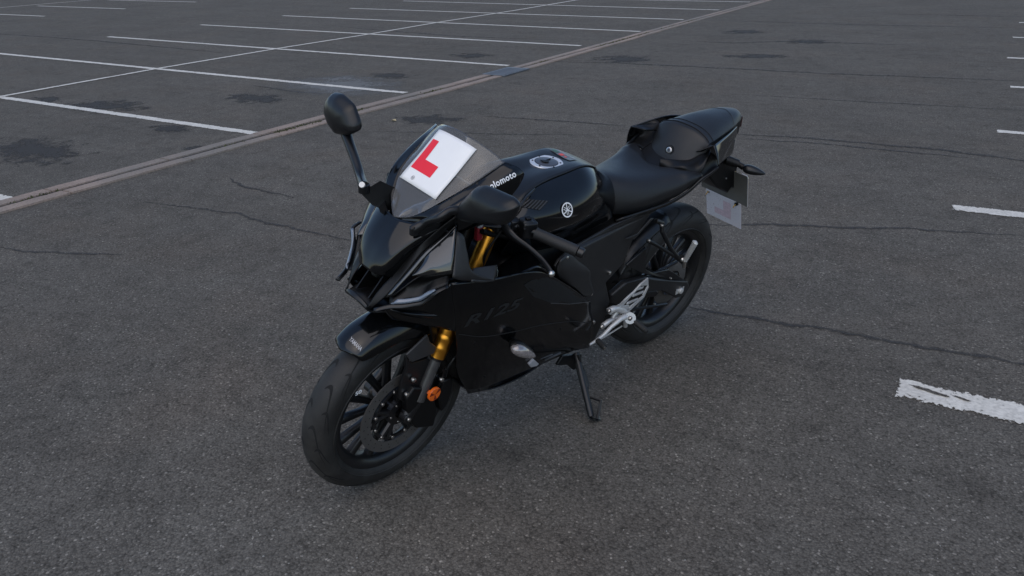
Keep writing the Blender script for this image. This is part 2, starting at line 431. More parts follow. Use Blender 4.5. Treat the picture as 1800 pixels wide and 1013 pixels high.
for a, y1, wd in (((5.756,-1.948), -1.92, .15), ((5.750,0.451), .49, .125), ((5.896,2.780), 2.79, .11), ((5.930,5.065), 5.08, .11), ((5.829,7.311), 7.32, .11), ((5.831,9.617), 9.6, .11), ((5.874,11.875), 11.9, .11)):
    line(a, (a[0]+4.7, y1+(y1-a[1])*6), wd)
# the long line the bays hang on
for seg_ in ([(-4.45, -4), (-4.484,0.010), (-4.629,2.274)], [(-4.629,2.274), (-4.640,4.628), (-4.543,6.799)], [(-4.543,6.799), (-4.583,9.048), (-4.45, 12), (-4.45, 22)], [(-22.05, 5), (-22.4, 18)]):
    v, u, f = ribbon(seg_, .095); o = flat('parking_line', v, 'line', .008, u, f)

for c0, ex, ey in (((5.872,-1.925), (.075, -.01), (-.006, .014)), ((5.977,-1.925), (.03, -.006), (0, .008))):
    v = [(c0[0]+ex[0]*math.cos(t*PI/12)*random.uniform(.7, 1.1)+ey[0]*math.sin(t*PI/12), c0[1]+ex[1]*math.cos(t*PI/12)+ey[1]*math.sin(t*PI/12)*random.uniform(.6, 1.15)) for t in range(24)]
    flat('worn_patch', v, 'asphalt', .0065)
# drainage channel: two concrete strips and the slot between them
up = [(.03, -8), (.04, -2.2), (.075, .9), (.19, 2.95), (.235, 5.84), (.27, 10.5), (.36, 16), (.45, 24)]
lo = [(.36, -8), (.335, -2.2), (.37, .6), (.47, 2.6), (.49, 5.5), (.50, 10.3), (.56, 16), (.65, 24)]
def strip(t0, t1, name, mat, z, n=170):
    v = []; f = []; zz = z
    for i in range(n+1):
        y = -7+30*i/n
        def xat(pl):
            for (xa, ya), (xb, yb) in zip(pl, pl[1:]):
                if ya <= y <= yb: return xa+(xb-xa)*(y-ya)/(yb-ya)
        xa, xb = xat(up), xat(lo); j = random.uniform(-.006, .006)
        a, b = xa+(xb-xa)*t0+j, xa+(xb-xa)*t1+random.uniform(-.006, .006)
        v += [(a, y, .001), (a+.004, y, zz), (b-.004, y, zz), (b, y, .001)]
        if i:
            for k in range(3): f.append(((i-1)*4+k, i*4+k, i*4+k+1, (i-1)*4+k+1))
    o = link(name, v, f, mat, smooth=False); o['kind'] = 'structure'; return o
def channel_block(y0, y1, t0, t1, i):
    v = []; f = []; n = 10; dz = random.uniform(0, .004)
    def xat(pl, y):
        for (xa, ya), (xb, yb) in zip(pl, pl[1:]):
            if ya <= y <= yb: return xa+(xb-xa)*(y-ya)/(yb-ya)
    for k in range(n+1):
        y = y0+(y1-y0)*k/n; xa, xb = xat(up, y), xat(lo, y)
        a, b = xa+(xb-xa)*t0+random.uniform(-.004, .004), xa+(xb-xa)*t1+random.uniform(-.004, .004)
        h = .011+dz
        v += [(a, y, .001), (a+.004, y, h), (b-.004, y, h), (b, y, .001)]
        if k:
            for q in range(3): f.append(((k-1)*4+q, k*4+q, k*4+q+1, (k-1)*4+q+1))
    f += [(0, 1, 2, 3), tuple(n*4+q for q in (3, 2, 1, 0))]
    return v, f
for t0, t1, nm in ((0, .40, 'drain_channel_edge'), (.60, 1, 'drain_channel_edge')):
    b = MB(); y = -6.9; i = 0
    while y < 22:
        L = random.uniform(.96, 1.02)
        if not (3.55 < y+L/2 < 4.2): b.add(*channel_block(y+.006, y+L-.006, t0, t1, i))
        y += L; i += 1
    o = b.build(nm, 'concrete', smooth=False); o['kind'] = 'structure'
strip(.38, .62, 'drain_channel', 'slot', .0025)
b = MB(); b.box((.35, 3.9, .010), (.34, .62, .018))
for i in range(6): b.box((.35, 3.67+.09*i, .021), (.30, .02, .004))
o = b.build('drain_cover', 'grate', bevel=.003); o['label'] = 'small grey steel cover set across the concrete drain channel'; o['category'] = 'drain cover'

# moss and little weeds in the slot
b = MB()
for (y0, y1, dn) in ((-2.3, -1.9, 40), (.05, .62, 220), (.75, 1.3, 170), (-.6, -.3, 40), (2.2, 2.6, 40), (6.5, 8.5, 260), (9, 11, 160), (4.6, 5.0, 50)):
    for _ in range(dn):
        y = random.uniform(y0, y1); x0 = .185+.028*(y+2) if y < 4 else .36+.008*(y-4)
        x = x0+random.gauss(0, .018)+.005; h = random.uniform(.008, .028); a = random.uniform(0, PI); lw = random.uniform(.004, .012)
        dx, dy = math.cos(a)*lw, math.sin(a)*lw; lx, ly = random.uniform(-.012, .012), random.uniform(-.012, .012)
        b.add([(x-dx, y-dy, .004), (x+dx, y+dy, .004), (x+lx, y+ly, .004+h)], [(0, 1, 2)])
o = b.build('weeds', 'weed', smooth=False); o['kind'] = 'stuff'; o['label'] = 'moss and small weeds growing in the slot of the drain channel'

# stains, cracks and a repair patch
def blob(c, ex, ey, mat, z, n=28):
    c, ex, ey = Vector(c), Vector(ex), Vector(ey); v = [c]; uv = [(0, 0)]; f = []
    for r in (.33, .66, 1.):
        for i in range(n):
            t = 2*PI*i/n; v.append(c+ex*math.cos(t)*r+ey*math.sin(t)*r); uv.append((r, 0))
    for i in range(n):
        j = (i+1) % n; f.append((0, 1+i, 1+j))
        for k in range(2): f.append((1+k*n+i, 1+(k+1)*n+i, 1+(k+1)*n+j, 1+k*n+j))
    return flat('oil_stain' if mat == 'stain' else 'repair_patch', v, mat, z, uv, f)
for c, ex, ey in (((-1.303,-1.35), (.62,.30), (-.72,.40)), ((-2.64,.21), (.7,.30), (-.45,.30)), ((-3.76,.16), (.3,.13), (-.3,.16)), ((-1.346,1.233), (.44,.19), (-.38,.32)),
    ((1.194,1.152), (.40,.18), (-.2,.24)), ((1.3,5.54), (.55,.2), (-.2,.42)), ((1.89,9.2), (.5,.15), (-.1,.4)), ((3.16,8.2), (.5,.17), (-.1,.4)), ((-.925,3.145), (.42,.17), (-.25,.3)),
    ((-.91,-.215), (.28,.13), (-.26,.19)), ((-.99,5.08), (.45,.16), (-.2,.3)), ((2.9,6.4),(.6,.2),(-.1,.3)), ((.055,-.64), (.2,.1), (-.14,.12))):
    blob(c, (ex[0]*1.2, ex[1]*1.2), (ey[0]*1.25, ey[1]*1.25), 'stain', .0020)
blob((-1.05, 2.32), (.85, .35), (-.62, .66), 'patch', .0012)
for pts, wd in (([(1.008,-1.840), (1.397,-1.754), (1.780,-1.704), (2.217,-1.738), (2.554,-1.735), (2.905,-1.724)], .036), ([(1.067,-1.150), (1.358,-1.265), (1.648,-1.288), (1.875,-1.291)], .040),
    ([(4.748,-1.641), (4.914,-1.642), (5.144,-1.624), (5.292,-1.620), (5.429,-1.589), (5.742,-1.565), (6.166,-1.520), (6.352,-1.542)], .040),
    ([(3.988,1.786), (4.488,1.881), (4.933,1.894), (5.549,1.921), (6.114,1.822), (6.454,1.718)], .07), ([(4.122,1.666), (4.744,1.742), (5.368,1.758), (5.754,1.755)], .05),
    ([(0.349,4.958), (1.474,5.153), (3.002,5.217), (4.025,5.238), (6.057,5.499)], .09), ([(1.325,7.709), (2.168,7.683), (2.838,8.127), (4.601,8.215)], .10), ([(0.713,10.928), (3.369,10.791), (5.972,10.967)], .09),
    ([(-13.792,4.280), (-10.909,4.311), (-8.600,4.199), (-6.072,3.978), (-5.194,3.915)], .09), ([(0.996,-2.793), (1.272,-2.741), (1.505,-2.639), (1.787,-2.521)], .035), ([(1.592,1.502), (2.244,1.597), (3.026,1.686)], .06),
    ([(4.442,-0.572), (5.008,-0.315), (5.587,-0.081), (6.114,0.087)], .04), ([(-6.079,7.698), (-2.735,7.081), (-0.887,7.151)], .09), ([(-2.159,1.861), (-1.360,1.769), (-0.828,1.794)], .05), ([(0.949,0.481), (2.058,0.894), (2.903,1.237)], .03),
    ([(3.625,12.964), (5.942,12.940)], .1), ([(3.268,3.519),(4.624,3.654),(6.084,3.779)],.04)):
    v, u, f = ribbon(pts, wd*1.35, jit=.010, seg=.03, taper=True); flat('crack', v, 'crack', .0030, u, f)
# loose grit on the surface and a dry leaf
b = MB()
rg = random.Random(3)
for _ in range(1500):
    d = .6+9*rg.random()**1.6; a = rg.uniform(-.75, .75); base = math.atan2(F_.y, F_.x)
    x, y = (5.8889, -4.8353, 1.5902)[0]+d*math.cos(base+a), (5.8889, -4.8353, 1.5902)[1]+d*math.sin(base+a); r = rg.uniform(.0015, .0042)
    ang = rg.uniform(0, 6.28); v = [(x+r*math.cos(ang+k*1.57)*rg.uniform(.6, 1.2), y+r*math.sin(ang+k*1.57)*rg.uniform(.6, 1.2), .0005) for k in range(4)]
    v += [(x+r*.2, y, r*.9)]
    b.add(v, [(0, 1, 4), (1, 2, 4), (2, 3, 4), (3, 0, 4)])
o = b.build('grit', 'grit', smooth=False); o['kind'] = 'stuff'; o['label'] = 'pale loose grit scattered over the asphalt'
lf = (0.917,0.944)
b = MB(); L0 = [(-.030, 0), (-.012, .014), (.010, .018), (.028, .006), (.034, 0), (.026, -.008), (.008, -.016), (-.014, -.012)]
b.add([(lf[0]+x*1.0, lf[1]+y*1.2, .008+.012*abs(y)/.016) for x, y in L0]+[(lf[0], lf[1], .006)], [(i, (i+1) % 8, 8) for i in range(8)])
o = b.build('leaf', 'leaf', solid=.001, smooth=False); o['label'] = 'small dry yellow leaf lying on the asphalt behind the windscreen'; o['category'] = 'leaf'

# ------------------------------------------------------------------ motorcycle
moto = bpy.data.objects.new('motorcycle', None); C.objects.link(moto)
moto['label'] = 'black sports motorcycle with gold forks on its side stand, red L plate on its screen'; moto['category'] = 'motorcycle'
ly = math.cos(0.1847); lz = math.sin(0.1847)
ML = Matrix(((1, 0, 0), (0, ly, lz), (0, -lz, ly)))
mw = (Matrix.Rotation(4.4333, 3, 'Z') @ ML).to_4x4(); mw.translation = Vector((4.7617, -2.0221, 0))
moto.matrix_world = mw; moto.empty_display_size = .2

def wheel(name, cx, cz, R, tw, rimw, steer, spoke_n, discr, discy):
    c = (cx, 0, cz); RB = .214
    b = MB()   # hub and spokes
    b.lathe(c, [(.012, -.062), (.034, -.060), (.036, -.045), (.030, -.03), (.030, .03), (.036, .045), (.036, .052), (.012, .054)], 32)
    for i in range(spoke_n):
        a0 = math.radians(22+360/spoke_n*i)
        for s in (-1, 1):
            a1 = a0+s*math.radians(90/spoke_n); a_in = a0+s*math.radians(30/spoke_n*.8)
            p0 = Vector((cx+.030*math.cos(a_in), 0, cz+.030*math.sin(a_in))); p1 = Vector((cx+.195*math.cos(a1), 0, cz+.195*math.sin(a1)))
            d = (p1-p0).normalized(); n = Vector((-d.z, 0, d.x))
            v = []
            for q, (w_, h_) in zip((p0, p0.lerp(p1, .5), p1), ((.012, .020), (.0105, .013), (.0135, .015))):
                for (aa, bb) in ((-1, -.6), (-1, .6), (-.5, 1), (.5, 1), (1, .6), (1, -.6), (.5, -1), (-.5, -1)): v.append(q+n*w_*aa+Vector((0, h_*bb, 0)))
            f = [(k*8+j, k*8+(j+1) % 8, (k+1)*8+(j+1) % 8, (k+1)*8+j) for k in range(2) for j in range(8)]
            b.add(v, f)
    wh = b.build(name, 'alloy', moto, steer=steer, edge=45)
    b = MB(); h = rimw/2
    b.lathe(c, [(RB+.006, -h), (RB+.008, -h+.004), (RB-.006, -h+.012), (RB-.012, -h*.5), (RB-.013, h*.5), (RB-.006, h-.012), (RB+.008, h-.004), (RB+.006, h), (RB-.004, h-.002), (RB-.016, h-.010), (RB-.024, h*.4), (RB-.026, 0), (RB-.024, -h*.4), (RB-.016, -h+.010), (RB-.004, -h+.002)], 96)
    b.build('rim', 'alloy', wh, steer=steer, edge=45)
    b = MB(); H = tw/2; prof = []
    for k in range(17):
        t = -PI/2+PI*k/16
        prof.append((R-H*.82+H*.82*math.cos(t)**.92 if abs(math.cos(t)) > 1e-6 else R-H*.82, H*math.sin(t)))
    sw = R-H*.82
    prof += [(sw-(sw-RB)*.35, H*1.0), (sw-(sw-RB)*.7, H*.93), (RB+.006, h-.001), (RB+.001, h-.006), (RB+.001, -h+.006), (RB+.006, -h+.001), (sw-(sw-RB)*.7, -H*.93), (sw-(sw-RB)*.35, -H*1.0)]
    b.lathe(c, prof, 128)
    # tread grooves: curved tapered ribbons just over the crown
    def on(th, ph, e):   # ph -1..1 over the crown
        t = ph*PI/2; r = R-H*.82+H*.82*max(0, math.cos(t))**.92+e*math.cos(t); y = (H+e)*math.sin(t)
        return (cx+r*math.cos(th), y, cz+r*math.sin(th))
    ng = 14
    for side in (-1, 1):
        for i in range(ng):
            base_t = 2*PI*(i+(.5 if side > 0 else 0))/ng
            for (dt, ph0, ph1, ln, wd, bend) in ((0, .08, .76, .36, .0075, .10), (.21, .42, .95, .18, .0055, .06)):
                v = []; f = []; nseg = 12
                for k in range(nseg+1):
                    u = k/nseg; ph = ph0+(ph1-ph0)*u; th = base_t+dt+ln*(u**1.5)*-1+bend*math.sin(u*PI*1.3)
                    ww = wd*(math.sin(PI*min(1, .12+u*.95)))**.6/R
                    v += [on(th-ww, side*ph, .0006), on(th+ww, side*(ph+.012), .0006)]
                    if k: f.append((2*k-2, 2*k-1, 2*k+1, 2*k))
                b.add(v, f, 1)
    for sgn in (1, -1):   # raised ring and rib on the sidewall
        b.lathe(c, [(RB+.020, sgn*(H*.985)), (RB+.022, sgn*(H*1.0+.0012)), (RB+.024, sgn*(H*.985))], 96, closed=False)
    ty = b.build('tyre', ['rubber', 'groove'], wh, steer=steer, edge=50)
    # valve and brake disc with buttons
    if discr:
        b = MB(); b.lathe(c, [(discr-.036, discy-.002), (discr, discy-.002), (discr, discy+.002), (discr-.036, discy+.002)], 96)
        bd = b.build('brake_disc', 'disc', wh, steer=steer, edge=30)
        b = MB()
        for i in range(5):
            a = 2*PI*i/5+.3; ca, sa = math.cos(a), math.sin(a)
            for da in (-.16, .16):
                b.tube([(cx+.04*ca, discy-.008, cz+.04*sa), (cx+.098*math.cos(a+da), discy-.001, cz+.098*math.sin(a+da))], [.012, .008], 8)
        b.lathe(c, [(.090, discy-.004), (.100, discy-.004), (.100, discy+.003), (.090, discy+.003)], 64)
        b.lathe(c, [(.02, discy-.012), (.046, discy-.012), (.046, discy+.004), (.02, discy+.006)], 40)
        b.build('disc_carrier', 'alloy', wh, steer=steer, edge=30)
        b = MB()
        for i in range(12): a = math.radians(45+i*30); bolt(b, (cx+.095*math.cos(a), discy+.003, cz+.095*math.sin(a)), .0062, h=.004)
        for i in range(5): a = math.radians(65+i*72); bolt(b, (cx+.036*math.cos(a), discy+.004, cz+.036*math.sin(a)), .0045, h=.004)
        each(b, 'disc_bolt', 'steel', wh, steer=steer)
        # small drillings
        b = MB()
        for i in range(24):
            a = 2*PI*i/24
            for kk in range(2):
                r = discr-.012-.013*kk; aa = a+.06*kk; cc = (cx+r*math.cos(aa), discy+.0023, cz+r*math.sin(aa))
                b.lathe(cc, [(.0001, 0), (.0022, 0)], 8, closed=False)
        b.build('disc_drilling', 'groove', wh, steer=steer)['kind'] = 'stuff'
    return wh
fw = wheel('front_wheel', 1.325, .297, .297, .104, .078, True, 7, .146, .055)
rw = wheel('rear_wheel', 0.0, .314, .314, .142, .104, False, 7, 0, 0)
b = MB(); b.tube([(1.415,0.030,0.387), (1.429,0.045,0.421), (1.432,0.050,0.437)], [.006, .005, .004], 8); b.build('valve', ['steel'], fw, steer=True)
uvs, fs = text_mesh('50')
b = MB(); c0 = Vector((1.473,0.047,0.448)); b.add([c0+Vector((-.0,0,0))+Vector((-.022*u, 0, .014*v)) for u, v in uvs], fs)
b.build('wheel_marking', 'white', fw, steer=True, smooth=False)

# front forks, calliper, brackets
def fork(side):
    y = .092*side
    def X(z): return 1.040+.452*(.88-z)
    b = MB(); zs = [(.93, .0225), (.60, .0225), (.590, .0275), (.575, .0275), (.567, .0265), (.535, .0245), (.500, .0235), (.497, .0255), (.489, .0255), (.486, .023), (.470, .022)]
    zs = [(.905, .0235), (.625, .0235), (.612, .028), (.572, .0265), (.555, .0245), (.549, .027), (.541, .027), (.536, .0245), (.521, .0245), (.517, .0255), (.511, .0255), (.507, .024), (.484, .0235)]
    b.tube([(X(z), y, z) for z, r in zs], [r for z, r in zs], 24)
    fk = b.build('fork_tube', 'gold', moto, steer=True, edge=25)
    b = MB(); b.tube([(X(.485), y, .485), (X(.476), y, .476)], .0215, 20); b.build('dust_seal', 'black', fk, steer=True)
    b = MB(); b.tube([(X(.478), y, .478), (X(.345), y, .345)], .0175, 20); b.build('slider', 'forktube', fk, steer=True)
    b = MB(); b.tube([(X(.362), y-.010*side, .352), (X(.33), y-.010*side, .33), (1.316, y-.008*side, .308), (1.330, y-.008*side, .285)], [.018, .020, .021, .016], 14)
    b.cyl((1.325, y-.02*side, .297), (1.325, y+.009*side, .297), .018, 20)
    b.build('axle_clamp', 'alloy', fk, steer=True, bevel=.002)
    b = MB(); bolt(b, (1.325, y+.010*side, .297), .007, (0, side, 0), .005); b.build('axle_nut', 'steel', fk, steer=True)
    return fk
fl = fork(1); fr = fork(-1)
# orange reflector: disc with dark facets
cR = Vector((1.251,0.125,0.375)); b = MB(); b.lathe(cR, [(.0001, .004), (.022, .004), (.0235, .0025), (.0235, -.004), (.0001, -.004)], 32, closed=False)
b.tube([cR+Vector((0, -.004, 0)), cR+Vector((.01, -.022, .0))], [.009, .007], 8)
rf = b.build('reflector', 'orange', fl, steer=True, edge=30)
b = MB()
for k in range(3):
    a0 = math.radians(8+k*120); pts = [cR+Vector((0, .0046, 0))]+[cR+Vector((.022*math.cos(a0+t*.1), .0046, .022*math.sin(a0+t*.1))) for t in range(7)]
    b.add(pts, [tuple([0, i, i+1]) for i in range(1, 7)])
b.build('reflector_facet', 'darkorange', fl, steer=True, smooth=False)
# fork shield bracket in front of the leg and fender stay
poly('fender_bracket', [(1.261,0.085,0.583), (1.339,0.085,0.545), (1.317,0.085,0.507), (1.221,0.090,0.502), (1.230,0.090,0.529), (1.251,0.088,0.551)], 'greyplastic', moto, .008, .003, steer=True)
poly('fender_bracket', [(1.335,0.078,0.534), (1.312,0.078,0.499), (1.249,0.078,0.485), (1.223,0.078,0.456), (1.250,0.078,0.391), (1.279,0.078,0.341), (1.322,0.078,0.341), (1.351,0.078,0.381), (1.347,0.078,0.442), (1.330,0.078,0.487)], 'alloy', moto, .012, .003, steer=True)
b = MB(); b.prism([(1.309,0.070,0.415), (1.237,0.070,0.369), (1.204,0.070,0.261), (1.216,0.070,0.200), (1.291,0.070,0.237), (1.326,0.070,0.306), (1.338,0.070,0.384)], (0, .030, 0))
b.prism([(1.191,0.062,0.379), (1.154,0.062,0.376), (1.148,0.062,0.316), (1.164,0.062,0.267), (1.188,0.062,0.246), (1.205,0.062,0.306)], (0, .04, 0))
cal = b.build('brake_caliper', 'black', moto, steer=True, bevel=.006)
b = MB()
for p in ((1.308,0.092,0.439), (1.331,0.092,0.394), (1.215,0.115,0.407), (1.193,0.105,0.427)): bolt(b, p, .0085, h=.007)
each(b, 'caliper_bolt', 'steel', cal, steer=True)
b = MB(); b.tube([(1.111,0.110,0.499), (1.181,0.125,0.478), (1.198,0.120,0.448), (1.197,0.112,0.406)], .0035, 8); b.build('brake_hose', 'satin', cal, steer=True)
b = MB(); b.tube([(1.211,0.120,0.450), (1.210,0.115,0.418), (1.220,0.110,0.380)], .004, 8); b.build('brake_hose', 'black', cal, steer=True)

b = MB(); b.prism([(1.245, -.078, .60), (1.245, .078, .60), (1.225, .078, .50), (1.225, -.078, .50)], (-.03, 0, -.012)); b.build('fork_brace', 'black', moto, steer=True, bevel=.004)
# front fender
rows = []
W0 = Vector((1.325, 0, .297))
def fp(a, r, y): t = math.radians(a); return (1.325+r*math.cos(t), y, .297+r*math.sin(t))
for a, rt, prof in ((58.5, .338, ((0, 0), (.02, .001), (.038, .006), (.050, .014), (.054, .022))), (63, .346, ((0, 0), (.022, .002), (.045, .011), (.059, .027), (.062, .040))),
    (72, .352, ((0, 0), (.024, .003), (.050, .015), (.066, .038), (.069, .056))), (86, .354, ((0, 0), (.026, .003), (.052, .018), (.070, .045), (.074, .062))),
    (100, .352, ((0, 0), (.026, .003), (.052, .018), (.070, .045), (.074, .075))), (118, .346, ((0, 0), (.026, .003), (.052, .016), (.068, .040), (.074, .06))), (140, .338, ((0, 0), (.026, .003), (.050, .014), (.062, .028), (.066, .04)))):
    rows.append([fp(a+(0 if a > 60 else 2.5*(y/.05)), rt-dr, y) for y, dr in prof])
fen = sheet('front_fender', symrows(rows), 'paint', moto, .003, steer=True)
tr = bvh(fen)
uvs, fs = text_mesh('YAMAHA', True)
# lettering runs along the lower front edge on the left shoulder
c0 = ST((1.479,0.036,0.619)); e1 = ST((1.470,0.052,0.605))-ST((1.488,0.020,0.632)); e2 = ST((1.471,0.036,0.625))-ST((1.486,0.036,0.613))
dvw = (c0-Vector((2.394, 1.535, 1.904))).normalized()
decal('lettering', uvs, fs, c0, e1*1.04, e2*.62, tr, (-.55, -.6, -.6), 'dimwhite', fen)

# ---------------------------------------------------------------- nose cowl
nose_rows = [  # centre -> left; from the lower lip up to the screen and back along its sides
    [(1.403, 0, .807), (1.400, .026, .805), (1.386, .052, .801), (1.358, .068, .796)],
    [(1.390, 0, .835), (1.388, .036, .836), (1.374, .069, .830), (1.308,0.084,0.863)],
    [(1.369, 0, .872), (1.367, .040, .873), (1.355, .077, .868), (1.284,0.105,0.902)],
    [(1.342, 0, .905), (1.340, .038, .906), (1.326, .082, .903), (1.250,0.128,0.943)],
    [(1.312, 0, .934), (1.306, .036, .937), (1.282, .084, .940), (1.232, .142, .930)],
]
nose = sheet('front_cowl', symrows(nose_rows), 'paint', moto, .004, nu=6, nv=6)
# side arms of the cowl that frame the screen
for sgn in (1, -1):
    rows = [[(1.313, .000, .933), (1.290,0.041,0.947), (1.265,0.069,0.967), (1.214,0.107,1.011), (1.144,0.129,1.048), (1.063,0.149,1.095)],
            [(1.309, .010, .931), (1.276, .066, .950), (1.262, .100, .968), (1.216, .130, 1.004), (1.140, .152, 1.048), (1.052, .164, 1.091)],
            [(1.306, .020, .929), (1.268, .088, .944), (1.256, .122, .964), (1.214, .148, 1.001), (1.140, .168, 1.040), (1.043, .178, 1.087)],
            [(1.303, .028, .924), (1.262, .094, .930), (1.235, .130, .945), (1.185, .156, .975), (1.110, .180, 1.018), (1.030, .190, 1.070)],
            [(1.300, .036, .916), (1.262, .088, .912), (1.218, .138, .918), (1.150, .160, .942), (1.090, .182, .990), (1.048, .192, 1.038)]]
    if sgn < 0: rows = [mir(r) for r in rows]
    sa = sheet('screen_surround', rows, 'paint', nose, .004, nu=5, nv=3)
    b = MB()
    for q in ((1.213, .117, 1.009), (1.145, .137, 1.047), (1.076, .153, 1.079)):
        bolt(b, (q[0], q[1]*sgn, q[2]), .005, (.45, .35*sgn, .75), .003)
    each(b, 'screen_screw', 'black', sa)
    if sgn > 0: arm_l = sa
tr = bvh(arm_l)
uvs, fs = text_mesh('olomoto', True, 0, 1.08)
ca, cb = Vector((1.129,0.166,1.046)), Vector((1.053,0.180,1.073)); up_ = Vector((1.095,0.172,1.069))-Vector((1.086,0.176,1.050))
ca = ca+(cb-ca)*.03; decal('lettering', uvs, fs, (ca+cb)/2, (cb-ca)*1.02, up_*.95, tr, ((ca-Vector((2.394, 1.535, 1.904))).normalized()), 'white', nose, .002)
# windscreen: curved clear sheet
scr = [[(1.312, 0, .936), (1.311, .004, .9365), (1.310, .008, .937), (1.308, .012, .937)],
       [(1.292, 0, .950), (1.290, .018, .950), (1.287, .032, .9495), (1.291,0.042,0.948)],
       [(1.262, 0, .978), (1.262, .026, .978), (1.262, .048, .976), (1.266,0.070,0.968)],
       [(1.222, 0, 1.016), (1.222, .042, 1.015), (1.222, .078, 1.013), (1.214,0.108,1.012)],
       [(1.165, 0, 1.069), (1.165, .052, 1.067), (1.160, .098, 1.058), (1.145,0.130,1.049)],
       [(1.124, 0, 1.110), (1.122, .058, 1.108), (1.110, .108, 1.095), (1.106,0.141,1.073)],
       [(1.098, 0, 1.137), (1.094, .060, 1.131), (1.078, .112, 1.114), (1.064,0.150,1.095)]]
ws = sheet('windscreen', symrows(scr), 'screen', moto, 0, nu=6, nv=6)
md = ws.modifiers.new('solid', 'SOLIDIFY'); md.thickness = .003; md.offset = -1
tr = bvh(ws)
# learner plate stuck on the screen, with its red letter
Lc = [Vector((1.236, .081, .999)), Vector((1.236, -.081, .999)), Vector((1.110, -.081, 1.118)), Vector((1.110, .081, 1.118))]
def lp(u, v):   # u 0..1 right->left seen from the front, v 0..1 bottom->top
    a = Lc[1].lerp(Lc[0], u); b_ = Lc[2].lerp(Lc[3], u); return a.lerp(b_, v)
nn = (Vector((1.236-1.110, 0, .999-1.118)).normalized()).cross(Vector((0, 1, 0)))
if nn.z < 0: nn = -nn
def lay(poly_uv, off, name, mat, parent, nx=14, ny=14):
    pts = [lp(*p) for p in poly_uv]; return pts
def patch(u0, v0, u1, v1, off, nx=12, ny=12):
    pts = [lp(u0+(u1-u0)*i/nx, v0+(v1-v0)*j/ny) for j in range(ny+1) for i in range(nx+1)]
    pts = project(pts, tr, -nn, off)
    f = [(j*(nx+1)+i, j*(nx+1)+i+1, (j+1)*(nx+1)+i+1, (j+1)*(nx+1)+i) for j in range(ny) for i in range(nx)]
    return pts, f
b = MB(); b.add(*patch(0, 0, 1, 1, .003)); plate = b.build('learner_plate', 'plate', moto, solid=.0008, solid_off=1)
plate['label'] = 'white plate with a red L stuck on the windscreen'
b = MB(); b.add(*patch(.065, .235, .25, .81, .0045)); b.add(*patch(.25, .235, .612, .452, .0045))
b.build('letter', 'red', plate, smooth=False)
b = MB()
for k in range(2):
    pass
cs = lp(.285, .10)
ring = [cs+(lp(1, .5)-lp(0, .5)).normalized()*.0065*math.cos(t*PI/8)+(lp(.5, 1)-lp(.5, 0)).normalized()*.0065*math.sin(t*PI/8) for t in range(16)]
ring2 = [cs+(p-cs)*.78 for p in ring]
pr = project(ring+ring2, tr, -nn, .0045)
f = [(i, (i+1) % 16, 16+(i+1) % 16, 16+i) for i in range(16)]
b.add(pr, f)
dd = .0032
for du, dv_ in ((-dd*.6, dd*.5), (dd*.5, dd*.5), (-dd*.6, -dd*.6), (dd*.5, -dd*.5)):
    q = [cs+(lp(1, .5)-lp(0, .5)).normalized()*(du+x)+(lp(.5, 1)-lp(.5, 0)).normalized()*(dv_+y) for x, y in ((-.0012, -.0016), (.0012, -.0016), (.0012, .0016), (-.0012, .0016))]
    b.add(project(q, tr, -nn, .0045), [(0, 1, 2, 3)])
b.build('plate_mark', 'dimwhite', plate, smooth=False)

